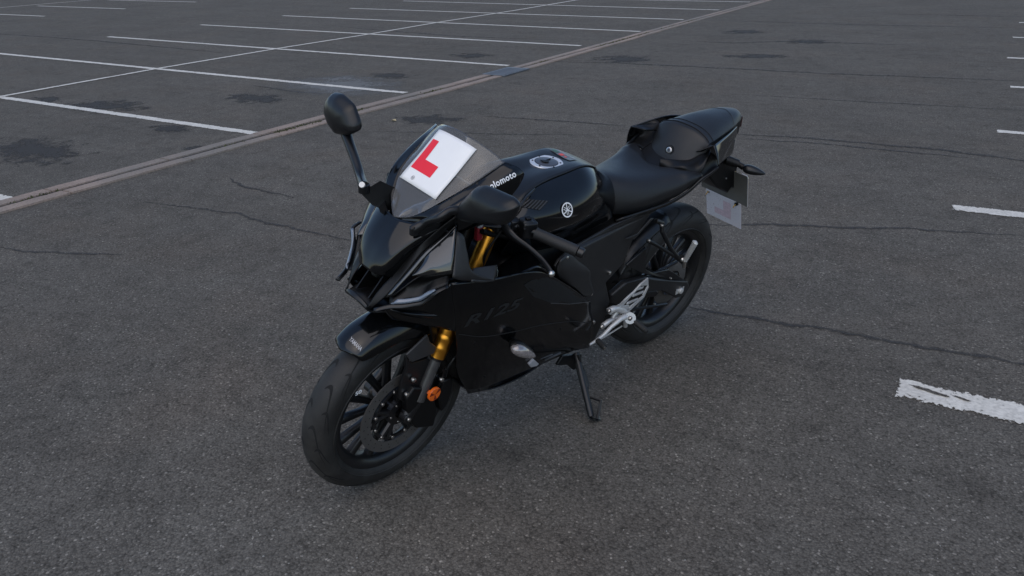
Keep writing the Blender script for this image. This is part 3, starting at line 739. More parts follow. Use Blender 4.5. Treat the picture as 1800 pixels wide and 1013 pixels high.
# black band between the gloss cowl and the side cheek, front blades, cheeks, lamp opening
for sgn in (1, -1):
    def S_(r): return mir(r) if sgn < 0 else r
    e1 = [(1.430, .052, .710), (1.400, .056, .752), (1.356, .063, .795), (1.307,0.083,0.863), (1.284,0.106,0.902), (1.251,0.129,0.944), (1.221,0.155,0.981)]
    e2 = [(1.424, .058, .712), (1.395,0.081,0.750), (1.361,0.092,0.793), (1.332,0.101,0.831), (1.292,0.112,0.879), (1.247,0.128,0.917), (1.211,0.140,0.949)]
    e1b = [(p[0]+.004, p[1]+.001, p[2]+.002) for p in e1]
    rows = [S_([tuple(Vector(a).lerp(Vector(b_), t)) for a, b_ in zip(e1b, e2)]) for t in (0, .5, 1)]
    bd = sheet('cowl_band', rows, 'black', nose, .004, nu=4, nv=3)
    # chamfer that catches the light along the cheek
    e3 = [(1.385,0.094,0.755), (1.358,0.106,0.793), (1.331,0.117,0.826), (1.295,0.129,0.876), (1.251,0.146,0.922), (1.225,0.157,0.952)]
    e2c = e2[1:]
    rows = [S_([tuple(Vector(a).lerp(Vector(b_), t)) for a, b_ in zip(e2c, e3)]) for t in (0, 1)]
    b_ch = sheet('cowl_chamfer', rows, 'gloss', nose, .003, nu=4, nv=2)
    # glossy triangular cheek
    top = [(1.328,0.118,0.826), (1.312,0.123,0.849), (1.295,0.130,0.876), (1.273,0.138,0.899), (1.252,0.147,0.922), (1.226,0.158,0.953)]
    bot = [(1.339,0.128,0.826), (1.327,0.144,0.829), (1.310,0.160,0.832), (1.300,0.174,0.838), (1.287,0.188,0.843), (1.269,0.206,0.849)]
    rows = [S_([tuple(Vector(a).lerp(Vector(b_), t)+Vector((.006*math.sin(t*PI), .006*math.sin(t*PI), 0))) for a, b_ in zip(top, bot)]) for t in (0, .33, .66, 1)]
    ck = sheet('cowl_cheek', rows, 'gloss', moto, .004, nu=4, nv=4)
    # undercut below the cheek, down to the wing that carries the position light
    low = [(1.395,0.104,0.742), (1.373,0.122,0.746), (1.347,0.140,0.752), (1.329,0.158,0.764), (1.315,0.178,0.791), (1.279,0.202,0.813)]
    bot2 = [(1.383,0.096,0.754)]+bot[1:]
    rows = [S_([tuple(Vector(a).lerp(Vector(b_), t)+Vector((-.012*math.sin(t*PI), -.018*math.sin(t*PI), 0))) for a, b_ in zip(bot2, low)]) for t in (0, .5, 1)]
    sheet('cheek_undercut', rows, 'black', ck, .004, nu=3, nv=3)
    # matt wedge panel behind the cheek
    rows = [S_([(1.226,0.160,0.940), (1.220,0.168,0.936), (1.210,0.172,0.923)]), S_([(1.248,0.184,0.893), (1.231,0.192,0.888), (1.213,0.196,0.880)]), S_([(1.269,0.207,0.846), (1.239,0.212,0.839), (1.208,0.214,0.839)]), S_([(1.270,0.208,0.837), (1.235,0.214,0.819), (1.135,0.226,0.791)])]
    sheet('cowl_side', rows, 'matt', ck, .005, nu=4, nv=4)
    # position light strip on its wing
    st_t = [(1.379,0.118,0.758), (1.364,0.134,0.762), (1.348,0.152,0.770), (1.337,0.165,0.779), (1.325,0.179,0.796), (1.315,0.196,0.809)]
    st_b = [(1.394,0.106,0.742), (1.372,0.129,0.748), (1.351,0.149,0.756), (1.335,0.164,0.764), (1.326,0.177,0.780), (1.317,0.197,0.808)]
    pts = S_(st_t+st_b[::-1])
    rows = [S_([tuple(Vector(a).lerp(Vector(b_), t)+Vector((.004*math.sin(t*PI), .004*math.sin(t*PI), .001))) for a, b_ in zip(st_t, st_b)]) for t in (0, .5, 1)]
    sheet('position_light', rows, 'strip', nose, .004, nu=3, nv=3)
    wg_t = [(1.433,0.089,0.732), (1.397,0.107,0.742), (1.372,0.130,0.747), (1.352,0.150,0.755), (1.335,0.165,0.763), (1.325,0.178,0.779), (1.315,0.198,0.806), (1.282,0.206,0.817)]
    wg_b = [(1.431,0.087,0.728), (1.395,0.105,0.733), (1.370,0.127,0.737), (1.344,0.148,0.744), (1.327,0.164,0.752), (1.316,0.180,0.771), (1.308,0.202,0.803), (1.282,0.210,0.815)]
    rows = [S_(wg_t), S_([tuple((Vector(a)+Vector(b_))/2+Vector((.006, .006, 0))) for a, b_ in zip(wg_t, wg_b)]), S_(wg_b)]
    sheet('cowl_wing', rows, 'satin', ck, .006, nu=3, nv=3)
# lamp opening: recess with lamp, beak floor and slats
rows = symrows([[(1.380, 0, .796), (1.375, .03, .796), (1.356, .060, .796)], [(1.335, 0, .765), (1.335, .03, .765), (1.345, .058, .768)], [(1.330, 0, .72), (1.335, .03, .72), (1.372, .053, .735)], [(1.428, 0, .722), (1.430, .03, .716), (1.430, .052, .710)]])
sheet('lamp_recess', rows, 'black', nose, .004, nu=4, nv=4)
rows = symrows([[(1.430, 0, .731), (1.430, .03, .728), (1.428, .053, .718)], [(1.438, 0, .722), (1.436, .03, .717), (1.431, .052, .708)], [(1.40, 0, .690), (1.40, .03, .690), (1.40, .060, .692)], [(1.30, 0, .675), (1.30, .04, .676), (1.30, .10, .690)]])
sheet('beak', rows, 'satin', nose, .005, nu=4, nv=4)
b = MB(); cl = Vector((1.372, 0, .778)); d0 = Vector((.93, 0, -.2)).normalized()
b.tube([cl-d0*.04, cl-d0*.008, cl, cl+d0*.006, cl+d0*.009], [.018, .018, .015, .010, .003], 20)
b.build('headlight', 'lamp', nose)
b = MB()
for yy in (-.03, .03): b.prism([(1.415, yy, .728), (1.36, yy, .79), (1.34, yy, .78), (1.34, yy, .715)], (0, .004, 0))
each(b, 'duct_vane', 'black', nose)
# inner cockpit shell behind the screen: instrument panel
b = MB(); b.prism([(1.15, -.10, .93), (1.15, .10, .93), (1.09, .085, .995), (1.09, -.085, .995)], (-.05, 0, -.03)); b.build('instrument_panel', 'satin', moto, bevel=.008)
b = MB(); b.prism([(1.06, -.15, .945), (1.06, .15, .945), (1.20, .125, .925), (1.275, .055, .925), (1.275, -.055, .925), (1.20, -.125, .925)], (0, 0, -.02)); b.build('cockpit_floor', 'black', moto, bevel=.004)

# mirrors
def mirror(side, xr, outl, stalk, base):
    n = len(outl); v = []; f = []
    cy = sum(p[0] for p in outl)/n; cz = sum(p[1] for p in outl)/n
    sm = list(outl)
    for _ in range(2):
        sm = [q for i in range(len(sm)) for q in ((sm[i][0]*.88+sm[(i+1) % len(sm)][0]*.12, sm[i][1]*.88+sm[(i+1) % len(sm)][1]*.12), (sm[i][0]*.12+sm[(i+1) % len(sm)][0]*.88, sm[i][1]*.12+sm[(i+1) % len(sm)][1]*.88))]
    n = len(sm)
    levels = ((-.012, .95), (-.006, 1.), (.002, 1.0), (.014, .95), (.024, .80), (.030, .55), (.033, .15))
    for dx, s in levels:
        for a, c_ in sm: v.append((xr+dx, cy+(a-cy)*s, cz+(c_-cz)*s-(dx*.30 if side > 0 else dx*.35)))
    for k in range(len(levels)-1):
        for j in range(n): f.append((k*n+j, k*n+(j+1) % n, (k+1)*n+(j+1) % n, (k+1)*n+j))
    f += [tuple(range(n))[::-1], tuple((len(levels)-1)*n+j for j in range(n))]
    b = MB(); b.add(v, f); mo = b.build('mirror', 'satin', moto, edge=50)
    b = MB(); b.add([(xr-.0135, cy+(a-cy)*.9, cz+(c_-cz)*.9) for a, c_ in sm], [tuple(range(n))]); b.build('mirror_glass', 'mirrorglass', mo)
    b = MB(); b.tube(resample(stalk, 4), resample_r([.018, .0155, .014, .014, .016] if side < 0 else [.014, .011, .0105, .0115, .014], 4, len(stalk)), 14, flat=1.0); b.build('mirror_stalk', 'satin', mo)
    b = MB(); b.prism(base, (-.03, -.012*side, -.018)); b.cyl(Vector(stalk[-1])+Vector((0, 0, .008)), Vector(stalk[-1])-Vector((.0, 0, .016)), .016 if side < 0 else .013, 16)
    b.build('mirror_base', 'satin', mo, bevel=.006)
    b = MB(); c_ = Vector(stalk[-1]); dq = Vector((.62, .48, .62)).normalized(); b.cyl(c_+dq*.012, c_+dq*.0225, .008 if side < 0 else .004, 16); b.build('mirror_bolt', 'silver' if side < 0 else 'black', mo)
    return mo
def resample_r(rs, n, L):
    out = []
    tot = (L-1)*n+1
    for i in range(tot):
        t = i/(tot-1)*(len(rs)-1); k = min(int(t), len(rs)-2); out.append(rs[k]+(rs[k+1]-rs[k])*(t-k))
    return out
XL = 1.225
outL = [(1.225,0.158,1.002), (1.225,0.177,1.036), (1.225,0.224,1.093), (1.225,0.252,1.105), (1.225,0.353,1.114), (1.225,0.377,1.106), (1.225,0.369,1.073), (1.225,0.352,1.050), (1.225,0.299,1.029), (1.225,0.220,0.998), (1.225,0.165,0.986)]
ml = mirror(1, XL, [(p[1], p[2]) for p in outL], [(1.235,0.180,1.010), (1.262,0.172,1.014), (1.290,0.163,0.997), (1.295,0.118,0.965), (1.318,0.100,0.944)],
    [(1.325,0.095,0.938), (1.299,0.105,0.918), (1.274,0.115,0.919), (1.253,0.125,0.931), (1.255,0.128,0.965), (1.290,0.112,0.962), (1.319,0.097,0.954)])
ml['label'] = 'left mirror housing seen from the front, black'
outR = [(1.245,-0.442,1.084), (1.245,-0.436,1.113), (1.245,-0.412,1.137), (1.245,-0.373,1.144), (1.245,-0.307,1.131), (1.245,-0.275,1.090), (1.245,-0.272,1.071), (1.245,-0.301,1.052), (1.245,-0.370,1.030), (1.245,-0.420,1.052)]
mr = mirror(-1, 1.245, [(p[1], p[2]) for p in outR[::-1]], [(1.240,-0.351,1.040), (1.252,-0.317,1.024), (1.275,-0.246,0.998), (1.298,-0.183,0.976), (1.333,-0.112,0.982)],
    [(1.344,-0.118,0.992), (1.317,-0.105,0.982), (1.294,-0.092,0.999), (1.280,-0.085,0.990), (1.280,-0.078,0.925), (1.322,-0.090,0.933), (1.342,-0.115,0.963)])

# handlebars with grips, levers and switch boxes
for sgn in (1, -1):
    def q(p): return (p[0], p[1]*sgn, p[2])
    b = MB(); b.tube([q((1.015, .105, .893)), q((.995, .17, .891)), q((.930, .337, .870))], .011, 14); b.tube([q((1.035, .092, .902)), q((1.035, .092, .872))], .031, 20); b.tube([q((1.035, .092, .887)), q((1.0, .15, .888))], .018, 12)
    hb = b.build('handlebar', 'satin', moto, steer=True)
    b = MB(); p0, p1 = Vector(q((.985, .205, .887))), Vector(q((.938, .325, .872)))
    n = 26; b.tube([p0.lerp(p1, k/n) for k in range(n+1)], [.0185]+[.0165+.0007*(k % 2) for k in range(1, n)]+[.018], 18)
    b.build('grip', 'grip', hb, steer=True)
    b = MB(); b.tube([p1, p1.lerp(p0, -.02), p1.lerp(p0, -.14), p1.lerp(p0, -.16)], [.011, .0145, .0145, .012], 16); b.build('bar_end', 'alloy', hb, steer=True)
    b = MB(); c_ = Vector(q((.990, .178, .892))); rt = Matrix.Rotation(math.radians(-22*sgn), 3, 'Z')
    b.box(c_, (.046, .040, .052), rt); b.box(c_+Vector((.006, -.004*sgn, .022)), (.034, .034, .018), rt)
    sb = b.build('switch_box', 'satin', hb, steer=True, bevel=.006)
    b = MB(); b.box(c_+Vector((.022, .004*sgn, .006)), (.008, .020, .014), rt); b.box(c_+Vector((.004, .0, .034)), (.016, .014, .006), rt); b.build('switch', 'black', hb, steer=True, bevel=.002)
    b = MB(); b.box(Vector(q((1.008, .14, .893))), (.030, .030, .032), rt); b.tube([q((1.02, .13, .90)), q((1.048, .150, .898))], .012, 10)
    b.build('lever_perch', 'satin', hb, steer=True, bevel=.005)
    L_ = [(1.048, .140, .900), (1.052, .165, .892), (1.050, .195, .883), (1.045, .235, .876), (1.043, .280, .864), (1.052, .320, .855), (1.058, .338, .849)]
    b = MB(); LL = resample([q(p) for p in L_], 4); b.tube(LL, resample_r([.011, .010, .0075, .006, .006, .0065, .0065], 4, len(L_)), 10, flat=1.5); b.build('lever', 'satin', hb, steer=True)
    b = MB(); b.ball(LL[-1], .0098, 14); b.build('lever_ball', 'steel', hb, steer=True)
# clamp, stem, key area and cables
b = MB(); b.prism([(1.055, -.125, .895), (1.075, 0, .895), (1.055, .125, .895), (.99, .125, .895), (.96, 0, .895), (.99, -.125, .895)], (0, 0, -.028))
b.prism([(1.155, -.12, .68), (1.175, 0, .68), (1.155, .12, .68), (1.09, .12, .68), (1.08, 0, .68), (1.09, -.12, .68)], (0, 0, -.03))
b.tube([(1.02, 0, .90), (1.13, 0, .655)], .028, 16)
tc_ = b.build('fork_clamp', 'alloy', moto, steer=True, bevel=.006)
b = MB(); b.tube([(.985, 0, .89), (.985, 0, .915)], .018, 16); b.build('ignition_lock', 'satin', tc_, steer=True)
b = MB(); b.box(Vector((1.093,0.100,0.869)), (.022, .018, .045)); b.build('wiring_plug', 'redplastic', tc_, bevel=.004)
b = MB(); b.box(Vector((1.097,0.105,0.901)), (.018, .016, .022)); b.build('wiring_plug', 'dimwhite', tc_, bevel=.004)
b = MB()
for pts in ([(1.099,0.120,0.885), (1.063,0.120,0.865), (1.010,0.120,0.843), (0.958,0.120,0.808)], [(1.03, .13, .88), (1.08, .12, .80), (1.06, .10, .70)], [(1.04, .14, .89), (1.12, .06, .88), (1.14, 0, .80)]):
    b.tube(resample(pts, 5), .0045 if len(b.v) else .008, 8)
each(b, 'cable', 'black', tc_)

# ---------------------------------------------------------------- tank
T = [
 (1.00, [(0, .905), (.05, .905), (.095, .90), (.125, .885), (.135, .86), (.13, .83), (.115, .80), (.10, .77)]),
 (.94, [(0, .938), (.055, .940), (.110, .943), (.140, .918), (.158, .885), (.155, .845), (.130, .80), (.11, .76)]),
 (.88, [(0, .955), (.055, .960), (.100, .958), (.140, .930), (.168, .893), (.168, .85), (.140, .80), (.12, .755)]),
 (.81, [(0, .962), (.055, .967), (.090, .962), (.140, .935), (.171, .893), (.172, .85), (.142, .80), (.12, .745)]),
 (.74, [(0, .962), (.055, .967), (.086, .965), (.138, .935), (.168, .893), (.168, .85), (.138, .79), (.118, .74)]),
 (.67, [(0, .962), (.050, .966), (.081, .967), (.128, .935), (.155, .89), (.153, .84), (.125, .785), (.112, .74)]),
 (.61, [(0, .952), (.040, .952), (.070, .950), (.112, .918), (.136, .872), (.134, .828), (.112, .78), (.104, .74)]),
 (.55, [(0, .925), (.035, .922), (.060, .915), (.092, .885), (.112, .845), (.112, .805), (.100, .77), (.096, .74)]),
 (.50, [(0, .895), (.030, .890), (.052, .880), (.075, .855), (.090, .825), (.094, .79), (.090, .76), (.088, .74)]),
 (.46, [(0, .872), (.025, .866), (.045, .855), (.060, .835), (.070, .81), (.075, .785), (.075, .76), (.075, .74)])]
rows = symrows([[(x, y, z) for y, z in pr] for x, pr in T])
tank = sheet('fuel_tank', rows, 'paint', moto, .003, nu=5, nv=5, edge=28)
tt = bvh(tank)
# raised top cover in satin, with crease lip
lipL = [(.972, .122, .936), (.94, .112, .9455), (.88, .100, .961), (.81, .090, .966), (.74, .086, .9695), (.67, .081, .971), (.62, .072, .960), (.58, .064, .940)]
rows = []
for (x, y, z) in lipL:
    pts = [Vector((x, y*k, z+.05)) for k in (-1, -.66, -.33, 0, .33, .66, 1)]
    pr = project(pts, tt, (0, 0, -1), .0)
    rows.append([p+Vector((0, 0, .003)) for p in pr])
v, f = grid(rows, 3, 3); tc2 = link('tank_cover', v, f, 'satin', tank, solid=.005, solid_off=0, edge=40)
tt2 = bvh([tank, tc2])
# fuel cap
cc = Vector((.745, 0, .965)); b = MB()
b.lathe(cc, [(.0535, -.004), (.0535, .006), (.052, .008), (.038, .008), (.037, .006), (.037, -.004)], 48, closed=True, axis='z')
cap = b.build('fuel_cap', 'capring', tank, edge=30)
b = MB(); b.lathe(cc, [(.0001, .010), (.030, .010), (.0355, .0085), (.0355, .002)], 40, closed=False, axis='z'); b.lathe(cc, [(.0535, -.002), (.059, -.003), (.061, .004), (.059, .0055), (.054, .003)], 48, closed=True, axis='z'); b.build('cap_face', ['capface'], tank, edge=30)
b = MB()
for i in range(6): a = i*PI/3+.3; bolt(b, cc+Vector((.0435*math.cos(a), .0435*math.sin(a), .008)), .003, (0, 0, 1), .002)
each(b, 'cap_screw', 'black', cap)
b = MB(); b.prism([cc+Vector((x, y, .0115)) for x, y in ((.018, -.012), (.020, .006), (.008, .016), (-.004, .008), (.004, -.002))], (0, 0, .003)); b.box(cc+Vector((-.012, -.004, .0115)), (.020, .003, .003)); b.build('key_flap', 'black', tank, bevel=.001)
# warning sticker behind the cap
b = MB()
def stick(x0, y0, x1, y1, off=.002, n=4):
    pts = [Vector((x0+(x1-x0)*i/n, y0+(y1-y0)*j/n, 1.05)) for j in range(n+1) for i in range(n+1)]
    return project(pts, tt2, (0, 0, -1), off), [(j*(n+1)+i, j*(n+1)+i+1, (j+1)*(n+1)+i+1, (j+1)*(n+1)+i) for j in range(n) for i in range(n)]
b.add(*stick(.672, -.062, .634, .030), 0); b.add(*stick(.668, -.026, .650, -.012, .003), 1); b.add(*stick(.664, -.005, .655, .004, .003), 1); b.add(*stick(.668, -.058, .650, -.036, .003), 2)
for i in range(3): b.add(*stick(.646-.004*i, -.050, .644-.004*i, .022, .003), 3)
b.build('warning_sticker', ['sticker', 'stickred', 'stickgreen', 'dimwhite'], tank, smooth=False)
# round emblem on the tank side: ring with three crossed tuning forks
ce = Vector((.816, .16, .899)); tre = tt
def emb(name, mat, draw, off):
    b = MB(); draw(b)
    pts = project(b.v, tt, (-.15, -.85, -.5), off)
    return link(name, pts, b.f, mat, tank, smooth=False)
hit = tt.ray_cast(ce+Vector((.05, .3, .17)), Vector((-.15, -.85, -.5)).normalized()); ce = hit[0]; en = hit[1]
if en.y < 0: en = -en
eu = Vector((1, 0, 0)); eu = (eu-en*eu.dot(en)).normalized(); ev = en.cross(eu)
if ev.z < 0: ev = -ev
def EP(a, c_, h=.002): return ce+eu*a+ev*c_+en*h
def disc_(b, r0, r1, h, n=32, k=0):
    v = [EP(r*math.cos(2*PI*i/n), r*math.sin(2*PI*i/n), h) for r in (r0, r1) for i in range(n)]
    b.add(v, [(i, (i+1) % n, n+(i+1) % n, n+i) for i in range(n)], k)
b = MB(); disc_(b, .0002, .0235, .0022, k=1); disc_(b, .0185, .0225, .0034)
v = [EP(.0235*math.cos(2*PI*i/32), .0235*math.sin(2*PI*i/32), h) for h in (-.004, .0022) for i in range(32)]
b.add(v, [(i, (i+1) % 32, 32+(i+1) % 32, 32+i) for i in range(32)], 1)
def bar(x0, y0, x1, y1, w_, rot):
    d = Vector((x1-x0, y1-y0)); n2 = Vector((-d.y, d.x)).normalized()*w_/2; pts = [Vector((x0, y0))+n2, Vector((x1, y1))+n2, Vector((x1, y1))-n2, Vector((x0, y0))-n2]
    c2, s2 = math.cos(rot), math.sin(rot)
    return [EP(p.x*c2-p.y*s2, p.x*s2+p.y*c2, .0036) for p in pts], [(0, 1, 2, 3)]
for k in range(3):
    r_ = math.radians(90+120*k)
    for sg in (-1, 1): b.add(*bar(-.002, sg*.0030, .0150, sg*.0030, .0019, r_+PI))
    b.add(*bar(.0, 0, .0185, 0, .0030, r_)); b.add(*bar(-.002, -.0035, -.002, .0035, .0016, r_))
b.build('emblem', ['white', 'black'], tank, smooth=False)
# louvred vent on the tank side (left and right)
for sgn in (1, -1):
    quad = [Vector((0.951,0.165,0.970)), Vector((0.871,0.165,0.942)), Vector((0.912,0.165,0.921)), Vector((0.983,0.165,0.955))]
    quad = [Vector((p.x, p.y*sgn, p.z)) for p in quad]
    b = MB()
    def Q(u, v_): return quad[0].lerp(quad[1], u).lerp(quad[3].lerp(quad[2], u), v_)
    dirp = (-.1, -.85*sgn, -.45)
    n = 8; pts = project([Q(i/n, j/n) for j in range(n+1) for i in range(n+1)], tt, dirp, .001)
    b.add(pts, [(j*(n+1)+i, j*(n+1)+i+1, (j+1)*(n+1)+i+1, (j+1)*(n+1)+i) for j in range(n) for i in range(n)], 0)
    for i in range(7):
        u0 = (i+.15)/7; u1 = (i+.60)/7
        pts = project([Q(u0, .02), Q(u1, .02), Q(u1, .5), Q(u1, .98), Q(u0, .98), Q(u0, .5)], tt, dirp, .004)
        base_ = [p-Vector((0, .003*sgn, -.001)) for p in pts]
        b.add(pts, [(0, 1, 2, 5), (5, 2, 3, 4)], 1)
    b.build('tank_vent', ['groove', 'greyplastic'], tank, smooth=False)
# trim strips in front of the vent
b = MB()
for k in (0, .008):
    b.tube([Vector((0.993,0.150,0.945))+Vector((k, k, 0)), Vector((0.961,0.140,0.965))+Vector((k, k, 0)), Vector((0.910,0.122,0.970))+Vector((k, k*.5, 0))], .0025, 8)
each(b, 'tank_trim', 'satin', tank)

# ---------------------------------------------------------------- seats and tail
Sx = [
 (.475, [(0, .870), (.035, .862), (.060, .840), (.076, .805), (.082, .775), (.080, .755)]),
 (.43, [(0, .868), (.045, .862), (.078, .842), (.098, .805), (.104, .775), (.100, .752)]),
 (.37, [(0, .862), (.058, .858), (.098, .842), (.120, .808), (.125, .782), (.120, .756)]),
 (.29, [(0, .855), (.068, .855), (.112, .846), (.136, .816), (.139, .790), (.132, .768)]),
 (.21, [(0, .850), (.078, .856), (.125, .855), (.152, .832), (.155, .806), (.146, .785)]),
 (.17, [(0, .846), (.085, .858), (.135, .861), (.160, .846), (.163, .825), (.153, .803)]),
 (.13, [(0, .836), (.085, .853), (.135, .860), (.162, .850), (.166, .832), (.156, .812)])]
rows = symrows([[(x+(.058*max(0, 1-y/.12) if x < .15 else .03*max(0, 1-y/.12) if x < .2 else 0)-(.022*max(0, (y-.1)/.06) if x < .15 else 0), y, z) for y, z in pr] for x, pr in Sx])
seat = sheet('rider_seat', rows, 'seat', moto, .004, nu=6, nv=6)
prows = [
 [(.112, 0, .842), (.108, .045, .845), (.088, .085, .862), (.060, .108, .880)],
 [(.100, 0, .872), (.096, .045, .872), (.075, .088, .880), (.048, .116, .888)],
 [(.078, 0, .915), (.074, .050, .913), (.058, .095, .908), (.038, .119, .902)],
 [(.052, 0, .955), (.050, .050, .951), (.044, .092, .937), (.034, .118, .920)],
 [(.034, 0, .966), (.034, .050, .962), (.030, .092, .948), (.026, .116, .930)],
 [(.000, 0, .972), (.000, .050, .967), (-.002, .088, .953), (-.004, .112, .932)],
 [(-.08, 0, .982), (-.08, .044, .977), (-.08, .076, .963), (-.08, .098, .940)],
 [(-.17, 0, .984), (-.17, .038, .980), (-.17, .062, .968), (-.17, .080, .948)],
 [(-.235, 0, .982), (-.235, .030, .979), (-.235, .047, .970), (-.235, .060, .952)],
 [(-.282, 0, .976), (-.280, .020, .973), (-.276, .034, .966), (-.272, .044, .952)]]
pil = sheet('pillion_seat', symrows(prows), 'seat', moto, .004)
tp = bvh(pil)
# seams: band over the front crest and the rear panel seam
def seam(xs, name, wd=.004, mat='black'):
    b = MB(); pts = []
    for y in [k*.0058 for k in range(-19, 20)]:
        h = tp.ray_cast(Vector((xs(y), y, 1.2)), Vector((0, 0, -1)))
        if h[0] is not None: pts.append(h[0]+Vector((0, 0, .0004)))
    b.tube(pts, wd, 6); b.build(name, mat, pil)
seam(lambda y: .030-abs(y)*.02, 'seam', .0022); seam(lambda y: .006-abs(y)*.05, 'seam', .0016, 'black'); 
seam(lambda y: -.215+abs(y)*.5, 'seam', .0009, 'satin')
# lock
lk = Vector((0.103,0.000,0.882)); h = tp.ray_cast(lk+Vector((.3, 0, .06)), Vector((-1, 0, -.2)).normalized()); lk = h[0] if h[0] is not None else lk
dl = Vector((.92, 0, .3)).normalized(); b = MB(); b.tube([lk-dl*.004, lk+dl*.004, lk+dl*.005], [.0115, .0115, .0095], 24)
sl = b.build('seat_lock', 'steel', pil); b = MB(); b.tube([lk+dl*.005, lk+dl*.0062], [.0075, .007], 20); b.box(lk+dl*.0065, (.002, .002, .009)); b.build('lock_barrel', 'capface', pil)
b = MB(); b.tube([lk-dl*.006, lk+dl*.0015], [.020, .018], 24); b.build('lock_surround', 'black', pil)

for sgn in (1, -1):
    def S_(r): return mir(r) if sgn < 0 else r
    # winglet panel of the tail: glossy, open duct at its front
    A_, B_ = ((0.075,0.160,0.952), (0.077,0.200,0.890)) if sgn > 0 else mir([(0.108,-0.185,0.910), (0.096,-0.199,0.835)])
    rows = [[A_, (-0.026,0.130,0.948), (-0.129,0.095,0.941), (-0.246,0.050,0.932)],
            [tuple((Vector(A_)+Vector(B_))/2+Vector((0, .004, 0))), (-0.019,0.150,0.916), (-0.129,0.108,0.918), (-0.219,0.070,0.912)],
            [B_, (-0.016,0.165,0.882), (-0.131,0.122,0.870), (-0.174,0.095,0.902)]]
    wl = sheet('tail_cowl', [S_(r) for r in rows], 'paint', moto, .004, nu=5, nv=5)
    # inner wall of the duct and lower lip running forward below the seat
    rows = [[A_, (0.032,0.120,0.932), (-0.091,0.085,0.925), (-0.257,0.040,0.930)], [(0.109,0.118,0.920), (0.043,0.110,0.909), (-0.109,0.080,0.898), (-0.272,0.035,0.903)]]
    sheet('tail_inner', [S_(r) for r in rows], 'black', wl, .004)
    rows = [[(0.053,0.186,0.880), (0.090,0.182,0.860), (0.126,0.176,0.844), (0.172,0.165,0.807), (0.235,0.152,0.779), (0.310,0.142,0.768), (0.515,0.130,0.765)],
            [(0.047,0.182,0.869), (0.080,0.178,0.849), (0.113,0.170,0.830), (0.158,0.158,0.792), (0.222,0.146,0.764), (0.299,0.137,0.753), (0.499,0.126,0.749)]]
    sheet('seat_rail', [S_(r) for r in rows], 'satin', wl, .006, nu=4, nv=2)
    # side cover between seat and duct with its arched ridge
    if sgn < 0:
        sheet('tail_inner', [S_([A_, (.02, .150, .935), (.02, .112, .925)]), S_([tuple((Vector(A_)+Vector(B_))/2+Vector((-.04, -.02, 0))), (.05, .140, .880), (.06, .105, .875)]), S_([B_, (.10, .135, .845), (.12, .090, .835)])], 'black', wl, .003)
    if sgn > 0: rows = [[(0.178,0.020,0.872), (0.162,0.045,0.875), (0.103,0.088,0.875), (0.058,0.106,0.894), (0.017,0.118,0.910)],
            [(0.185,0.028,0.862), (0.172,0.055,0.865), (0.134,0.102,0.876), (0.082,0.126,0.885), (0.041,0.134,0.913)],
            [(0.181,0.030,0.842), (0.176,0.062,0.852), (0.163,0.112,0.873), (0.121,0.142,0.864), (0.076,0.150,0.906)],
            [(0.177,0.030,0.828), (0.172,0.062,0.839), (0.160,0.114,0.857), (0.123,0.148,0.838), (0.097,0.158,0.876)]]
    if sgn > 0: sheet('side_cover', [S_(r) for r in rows], 'black', wl, .004, nu=5, nv=4)
    rows = [[(0.020,0.120,0.902), (-0.016,0.122,0.882), (-0.027,0.135,0.851)], [(0.055,0.130,0.867), (0.026,0.138,0.853), (-0.007,0.150,0.848)], [(0.107,0.145,0.827), (0.075,0.155,0.829), (0.029,0.165,0.853)]]
    sheet('tail_inner', [S_(r) for r in rows], 'black', wl, .004)
# tail core under the seats
b = MB()
def ring(x, w_, z0, z1): return [(x, -w_, z0), (x, w_, z0), (x, w_*.9, z1), (x, -w_*.9, z1)]
secs = [ring(.44, .07, .70, .83), ring(.25, .115, .75, .83), ring(.12, .13, .78, .845), ring(.0, .10, .80, .915), ring(-.15, .07, .83, .94), ring(-.31, .03, .88, .955)]
v = [p for s_ in secs for p in s_]; f = [(i*4+j, i*4+(j+1) % 4, (i+1)*4+(j+1) % 4, (i+1)*4+j) for i in range(5) for j in range(4)]+[(0, 1, 2, 3), (23, 22, 21, 20)]
b.add(v, f); b.build('tail_frame', 'black', moto, bevel=.01, edge=30)
b = MB(); b.prism([(-.30, -.035, .955), (-.30, .035, .955), (-.335, .02, .90), (-.335, -.02, .90)], (.03, 0, 0)); b.build('tail_light', 'taillens', moto, bevel=.004)

